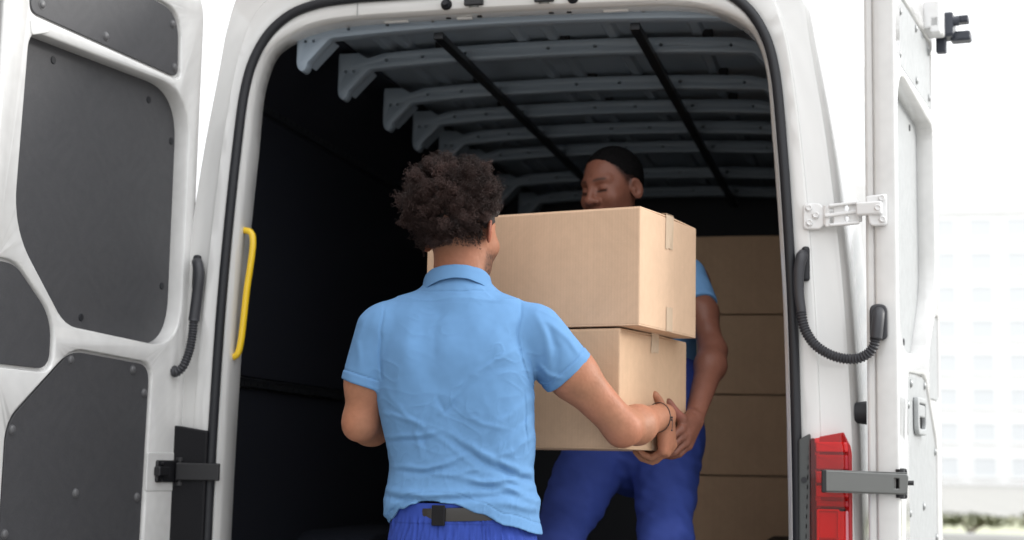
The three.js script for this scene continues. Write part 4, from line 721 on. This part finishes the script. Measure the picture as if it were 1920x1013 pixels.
  add('trousers', join2([nets(pants, [-0.2, 0.9, -0.15], [0.24, 1.07, 0.16], 0.0032, clothTone(pantCol, 0.06), 1.7), nets(pants, [-0.24, 0.05, -0.16], [0.28, 0.9128, 0.16], 0.009, clothTone(pantCol, 0.06), 1.7)]), pantMat, P);
  { // belt, lying a little lower on the left hip, and its loop
    const band = (r, h, z0, n, w) => { const rows = []; for (let i = 0; i <= 96; i++) { const a = i / 96 * 2 * Math.PI, s = Math.sin(a), c = Math.cos(a), y = 1.041 + 0.006 * s; rows.push([[0, -h], [r, -h * 0.94], [r * 1.1, 0], [r, h * 0.94], [0, h], [0, -h]].map(([o, q]) => V(0.02 + s * (0.1585 + o), y + q, c * (0.1085 + o)))); } return sheet(rows, rad(50)); };
    add('belt', band(0.0042, 0.015, 0, 0, 0), std(lin(0.02, 0.017, 0.015), 0.3, { clearcoat: 0.3 }), P);
    add('belt_loop', at(rbox(0.03, 0.044, 0.006, 0.002), -0.033, 1.038, 0.1115, 0, rad(-20), 0), M.blackPlastic, P);
    add('waistband_loop', at(rbox(0.014, 0.05, 0.005, 0.002), 0.13, 1.04, 0.087, 0, rad(48), 0), std(lin(...pantCol), 0.85), P);
  }
  for (const s of [-1, 1]) { const sh = (x, y, z) => smax(smin(ell(x, y, z, 0.02 + s * 0.105, 0.045, 0.02, 0.048, 0.06, 0.06), ell(x, y, z, 0.02 + s * 0.115, 0.035, -0.09, 0.048, 0.05, 0.115), 0.04), -y, 0.004); add('shoe', nets(sh, [-0.2, -0.02, -0.26], [0.25, 0.14, 0.13], 0.007), M.blackPlastic, P); }
  { // thin cord bracelet with a knot and a loose end on the right wrist
    const c = V(0.49, 1.27, -0.236), d = V(0.508 - 0.425, 1.277 - 1.248, -0.262 + 0.125).normalize(), u = V(0, 1, 0).addScaledVector(d, -d.y).normalize(), w = d.clone().cross(u), pts = [];
    for (let i = 0; i < 32; i++) { const a = i / 32 * 6.2832; pts.push(c.clone().addScaledVector(d, 0.012 * Math.cos(a + 0.6)).addScaledVector(u, Math.cos(a) * 0.0345).addScaledVector(w, Math.sin(a) * 0.034)); }
    const k = c.clone().addScaledVector(w, 0.035);
    add('bracelet', join([tube(pts, 0.0011, 96, 6, true), new THREE.SphereGeometry(0.0026, 10, 8).translate(k.x, k.y, k.z), new THREE.SphereGeometry(0.0026, 10, 8).translate(k.x, k.y - 0.006, k.z), tube([k, V(k.x + 0.001, k.y - 0.015, k.z + 0.002), V(k.x, k.y - 0.03, k.z + 0.002)], 0.0008, 10, 5), new THREE.SphereGeometry(0.0022, 8, 6).translate(k.x, k.y - 0.031, k.z + 0.002)]), M.rubber, P);
  }
}
function join2(list) { return mergeGeometries(list); }

// ---- the man crouching in the load bay
{
  const P = group('person', scene, 0.264, 0.62, -0.32, rad(9.75));
  tag(P, 'person with short black hair crouching inside the load bay behind the boxes, looking down', 'person');
  const hm = headM(-0.002, 1.314, -0.004, rad(-41), rad(11), rad(3), 0.98);
  const Wl = V(0.214, 0.657, 0.378), Wr = V(-0.24, 0.66, 0.35);
  const handL = hand(Wl, V(-0.28, -0.56, 0.7).normalize(), V(-0.914, 0, -0.404).normalize(), V(-0.3, 0.72, 0.55).normalize(), { curl: [0.35, 0.75, 0.5], thumb: [V(0.206, 0.648, 0.40), V(0.178, 0.652, 0.452), V(0.158, 0.672, 0.477), V(0.144, 0.692, 0.487)] });
  const handR = hand(Wr, V(0.1, -0.3, 0.9).normalize(), V(0.95, 0.1, 0).normalize(), V(0, 0.95, 0.3).normalize(), { curl: [0.3, 0.6, 0.4] });
  const bones = [
    [0.05, 1.1, -0.05, 0.0, 1.285, -0.02, 0.06, 0.056, 0.03], [0.22, 1.05, -0.03, -0.11, 1.07, -0.03, 0.06, 0.06, 0.05], [0.05, 1.05, -0.05, 0.06, 0.7, -0.1, 0.09, 0.09, 0.05],
    [0.215, 1.06, -0.02, 0.252, 0.96, 0.06, 0.046, 0.041], [0.252, 0.96, 0.06, 0.276, 0.848, 0.15, 0.04, 0.033], [0.276, 0.848, 0.15, 0.266, 0.805, 0.2, 0.034, 0.0385], [0.266, 0.805, 0.2, 0.214, 0.657, 0.378, 0.0385, 0.0245],
    [-0.12, 1.06, -0.02, -0.2, 0.85, 0.08, 0.052, 0.042], [-0.2, 0.85, 0.08, -0.24, 0.66, 0.35, 0.043, 0.027],
  ];
  const hairLine = (X, Z) => Z > -0.01 ? mix(0.002, 0.094, sstep(0.012, 0.066, Z)) + 0.15 * Math.max(0, 0.03 - Math.abs(X)) * sstep(0.03, 0.08, Z) : mix(0.002, -0.045, sstep(-0.01, -0.05, Z));
  const skin = [0.185, 0.075, 0.05], f = bodyField(bones, [handL, handR], { m: hm }), mi = hm.clone().invert(), v = V(0, 0, 0);
  const col = (x, y, z) => {
    const t = 1 + 0.06 * noise(x * 30, y * 30, z * 30) + 0.05 * noise(x * 120, y * 120, z * 120); let c = skin.map((q) => q * t);
    v.set(x, y, z).applyMatrix4(mi); const ax = Math.abs(v.x);
    if (v.length() < 0.17) {
      const brow = Math.exp(-(((v.y - 0.036 + 6 * (ax - 0.03) ** 2) / 0.0042) ** 2)) * sstep(0.009, 0.015, ax) * sstep(0.052, 0.044, ax) * (v.z > 0.05 ? 1 : 0);
      const lash = Math.exp(-(((v.y - 0.0012) / 0.0032) ** 2)) * sstep(0.014, 0.019, ax) * sstep(0.05, 0.045, ax) * (v.z > 0.06 ? 1 : 0);
      const lip = sstep(-0.048, -0.054, v.y) * sstep(-0.08, -0.074, v.y) * sstep(0.028, 0.022, ax) * (v.z > 0.08 ? 1 : 0);
      c = c.map((q, i) => mix(q, [0.012, 0.008, 0.007][i], clamp(brow * 0.8 + lash * 1.0, 0, 0.92))); c = c.map((q, i) => mix(q, [0.17, 0.06, 0.05][i], lip * 0.7));
    }
    if (v.length() < 0.17) { const ln = hairLine(v.x, v.z), k = sstep(ln - 0.012, ln + 0.032, v.y + 0.004 * noise(x * 90, y * 90, z * 90)) * (0.75 + 0.25 * sstep(-0.3, 0.35, noise(x * 330, y * 330, z * 330))); c = c.map((q, i) => mix(q, [0.008, 0.006, 0.007][i], k * sstep(0.062, 0.075, Math.abs(v.x) + 0.6 * Math.max(0, v.y - 0.04)) * sstep(0.0805, 0.079, Math.abs(v.x)))); }
    const dl = Math.hypot(x - 0.158, y - 0.672, z - 0.477); if (dl < 0.04) { const k = 0.55 * sstep(0.04, 0.015, dl); c = c.map((q, i) => mix(q, [0.34, 0.12, 0.095][i], k)); }
    return c;
  };
  add('body', nets(f, [-0.3, 0.5, -0.17], [0.35, 1.46, 0.62], 0.0032, col, 1.7), std(lin(1, 1, 1), 0.42, { vertexColors: true, specularIntensity: 0.5 }), P);
  const hair = (x, y, z) => {
    v.set(x, y, z).applyMatrix4(mi); const X = v.x, Y = v.y, Z = v.z, h = ell(X, Y, Z, 0, 0.0435, -0.0175, 0.0774, 0.0897, 0.0979) - 0.0012 * noise(X * 160, Y * 160, Z * 160);
    const line = hairLine(X, Z) + 0.03 * sstep(0.045, 0.07, Math.abs(X)) * sstep(-0.07, -0.03, Z) + 0.0012 * noise(X * 150, Y * 150, Z * 150) + 0.001;
    return smax(h, (line - Y) * 0.4, 0.003);
  };
  add('hair', nets(hair, [-0.12, 1.24, -0.14], [0.12, 1.48, 0.12], 0.0032, (x, y, z) => { const t = 0.7 + 0.5 * noise(x * 200, y * 200, z * 200); return [0.004 * t, 0.0035 * t, 0.004 * t]; }, 1.7), std(lin(1, 1, 1), 0.85, { vertexColors: true, specularIntensity: 0.25 }), P);
  { // cropped hairs over the cap, thinning out at the hairline
    const pos = [], nor = [];
    for (let i = 0; i < 16000; i++) {
      const u = rr(-0.6, 1), a = rr(0, 6.2832), s = Math.sqrt(1 - u * u), n = V(Math.cos(a) * s, u, Math.sin(a) * s), c = V(n.x * 0.0775, 0.0435 + n.y * 0.0898, -0.0175 + n.z * 0.098), d = c.y - hairLine(c.x, c.z);
      if (d < -0.012 || rnd() > sstep(-0.012, 0.02, d)) continue;
      const l = rr(0.0022, 0.0042) * sstep(-0.016, 0.012, d), t = n.clone().add(V(gauss(), gauss(), gauss()).multiplyScalar(0.45)).normalize(), e = V(gauss(), gauss(), gauss()).cross(t).normalize().multiplyScalar(0.0006), b = c.clone().addScaledVector(n, -0.0006);
      for (const p of [b.clone().add(e), b.clone().sub(e), b.clone().addScaledVector(t, l)]) { p.applyMatrix4(hm); pos.push(p.x, p.y, p.z); const nn = n.clone().transformDirection(hm); nor.push(nn.x, nn.y, nn.z); }
    }
    const g = new THREE.BufferGeometry(); g.setAttribute('position', new THREE.Float32BufferAttribute(pos, 3)); g.setAttribute('normal', new THREE.Float32BufferAttribute(nor, 3));
    add('cropped_hair', g, std(lin(0.005, 0.0045, 0.005), 0.7, { specularIntensity: 0.3 }), P);
  }
  // blue polo shirt
  const slv = [[0.205, 1.065, -0.02, 0.256, 0.93, 0.07, 0.066, 0.058], [-0.115, 1.07, -0.02, -0.19, 0.9, 0.05, 0.066, 0.058]], cd = slv.map((c) => V(c[3] - c[0], c[4] - c[1], c[5] - c[2]).normalize()), he = [V(0.247, 0.978, 0.04), V(-0.165, 0.97, 0.03)];
  const TS = trunk([[0.7, 0.08, 0.165, -0.11, 0.115], [0.85, 0.075, 0.17, -0.1, 0.12], [1.0, 0.055, 0.175, -0.06, 0.12], [1.09, 0.05, 0.13, -0.05, 0.1]]);
  const shirt = (x, y, z) => {
    let d = TS(x, y, z); d = smin(d, cone(x, y, z, [0.05, 1.09, -0.045, 0.19, 1.05, -0.03, 0.075, 0.06]), 0.03); d = smin(d, cone(x, y, z, [0.05, 1.09, -0.045, -0.09, 1.06, -0.03, 0.075, 0.06]), 0.03);
    d = smax(d, -cone(x, y, z, [0.05, 1.1, -0.05, 0.0, 1.285, -0.02, 0.068, 0.066]), 0.004);
    for (let s = 0; s < 2; s++) { const h = (x - he[s].x) * cd[s].x + (y - he[s].y) * cd[s].y + (z - he[s].z) * cd[s].z; d = smin(d, smax(cone(x, y, z, slv[s]) + 0.0015 * Math.exp(-(((h + 0.022) / 0.003) ** 2)), h, 0.004), 0.015); }
    return d - 0.0025 * noise(x * 14, y * 11, z * 14) - 0.0012 * noise(x * 40, y * 30, z * 40);
  };
  add('polo_shirt', nets(shirt, [-0.27, 0.68, -0.26], [0.34, 1.19, 0.14], 0.005, clothTone(UNIFORM.shirt), 1.7), std(lin(1, 1, 1), 0.85, { vertexColors: true, specularIntensity: 0.25 }), P);
  // work trousers: hips back, knees bent
  const pants = (x, y, z) => {
    let d = cone(x, y, z, [0.1, 0.6, -0.1, 0.02, 0.6, -0.1, 0.135, 0.13]); d = smin(d, cone(x, y, z, [0.085, 0.6, -0.1, 0.08, 0.82, -0.11, 0.15, 0.14]), 0.05); d = smin(d, cone(x, y, z, [0.15, 0.66, -0.06, 0.16, 0.76, -0.08, 0.115, 0.11]), 0.04);
    d = smax(d, y - 0.85, 0.005);
    let l = smin(cone(x, y, z, [0.165, 0.58, -0.06, 0.147, 0.35, 0.17, 0.1, 0.068]), cone(x, y, z, [0.147, 0.35, 0.17, 0.15, 0.06, 0.0, 0.069, 0.062]), 0.03); d = smin(d, l, 0.03);
    l = smin(cone(x, y, z, [-0.03, 0.58, -0.06, -0.145, 0.33, 0.15, 0.1, 0.07]), cone(x, y, z, [-0.145, 0.33, 0.15, -0.14, 0.06, -0.02, 0.071, 0.062]), 0.03); d = smin(d, l, 0.02);
    d = smax(d, 0.04 - y, 0.004);
    if (Math.abs(d) < 0.03) d -= 0.008 * noise(x * 9 + y * 5, y * 10 - x * 3, z * 8) + 0.0042 * noise(x * 26 + y * 12, y * 24, z * 22) + 0.004 * Math.max(0, noise(x * 6, y * 34 + x * 16, z * 6)) * sstep(0.32, 0.22, Math.abs(y - 0.4));
    return d;
  };
  add('trousers', nets(pants, [-0.26, 0.02, -0.27], [0.32, 0.88, 0.28], 0.0055, clothTone(UNIFORM.trousers, 0.06), 1.8), std(lin(1, 1, 1), 0.8, { vertexColors: true }), P);
  for (const s of [-1, 1]) { const cx = 0.005 + s * 0.145, sh = (x, y, z) => smax(smin(ell(x, y, z, cx, 0.045, 0.0, 0.048, 0.05, 0.06), ell(x, y, z, cx + s * 0.02, 0.035, 0.1, 0.048, 0.045, 0.11), 0.04), -y, 0.004); add('shoe', nets(sh, [-0.26, -0.02, -0.12], [0.27, 0.13, 0.26], 0.007), M.blackPlastic, P); }
}

renderer.render(scene, camera);
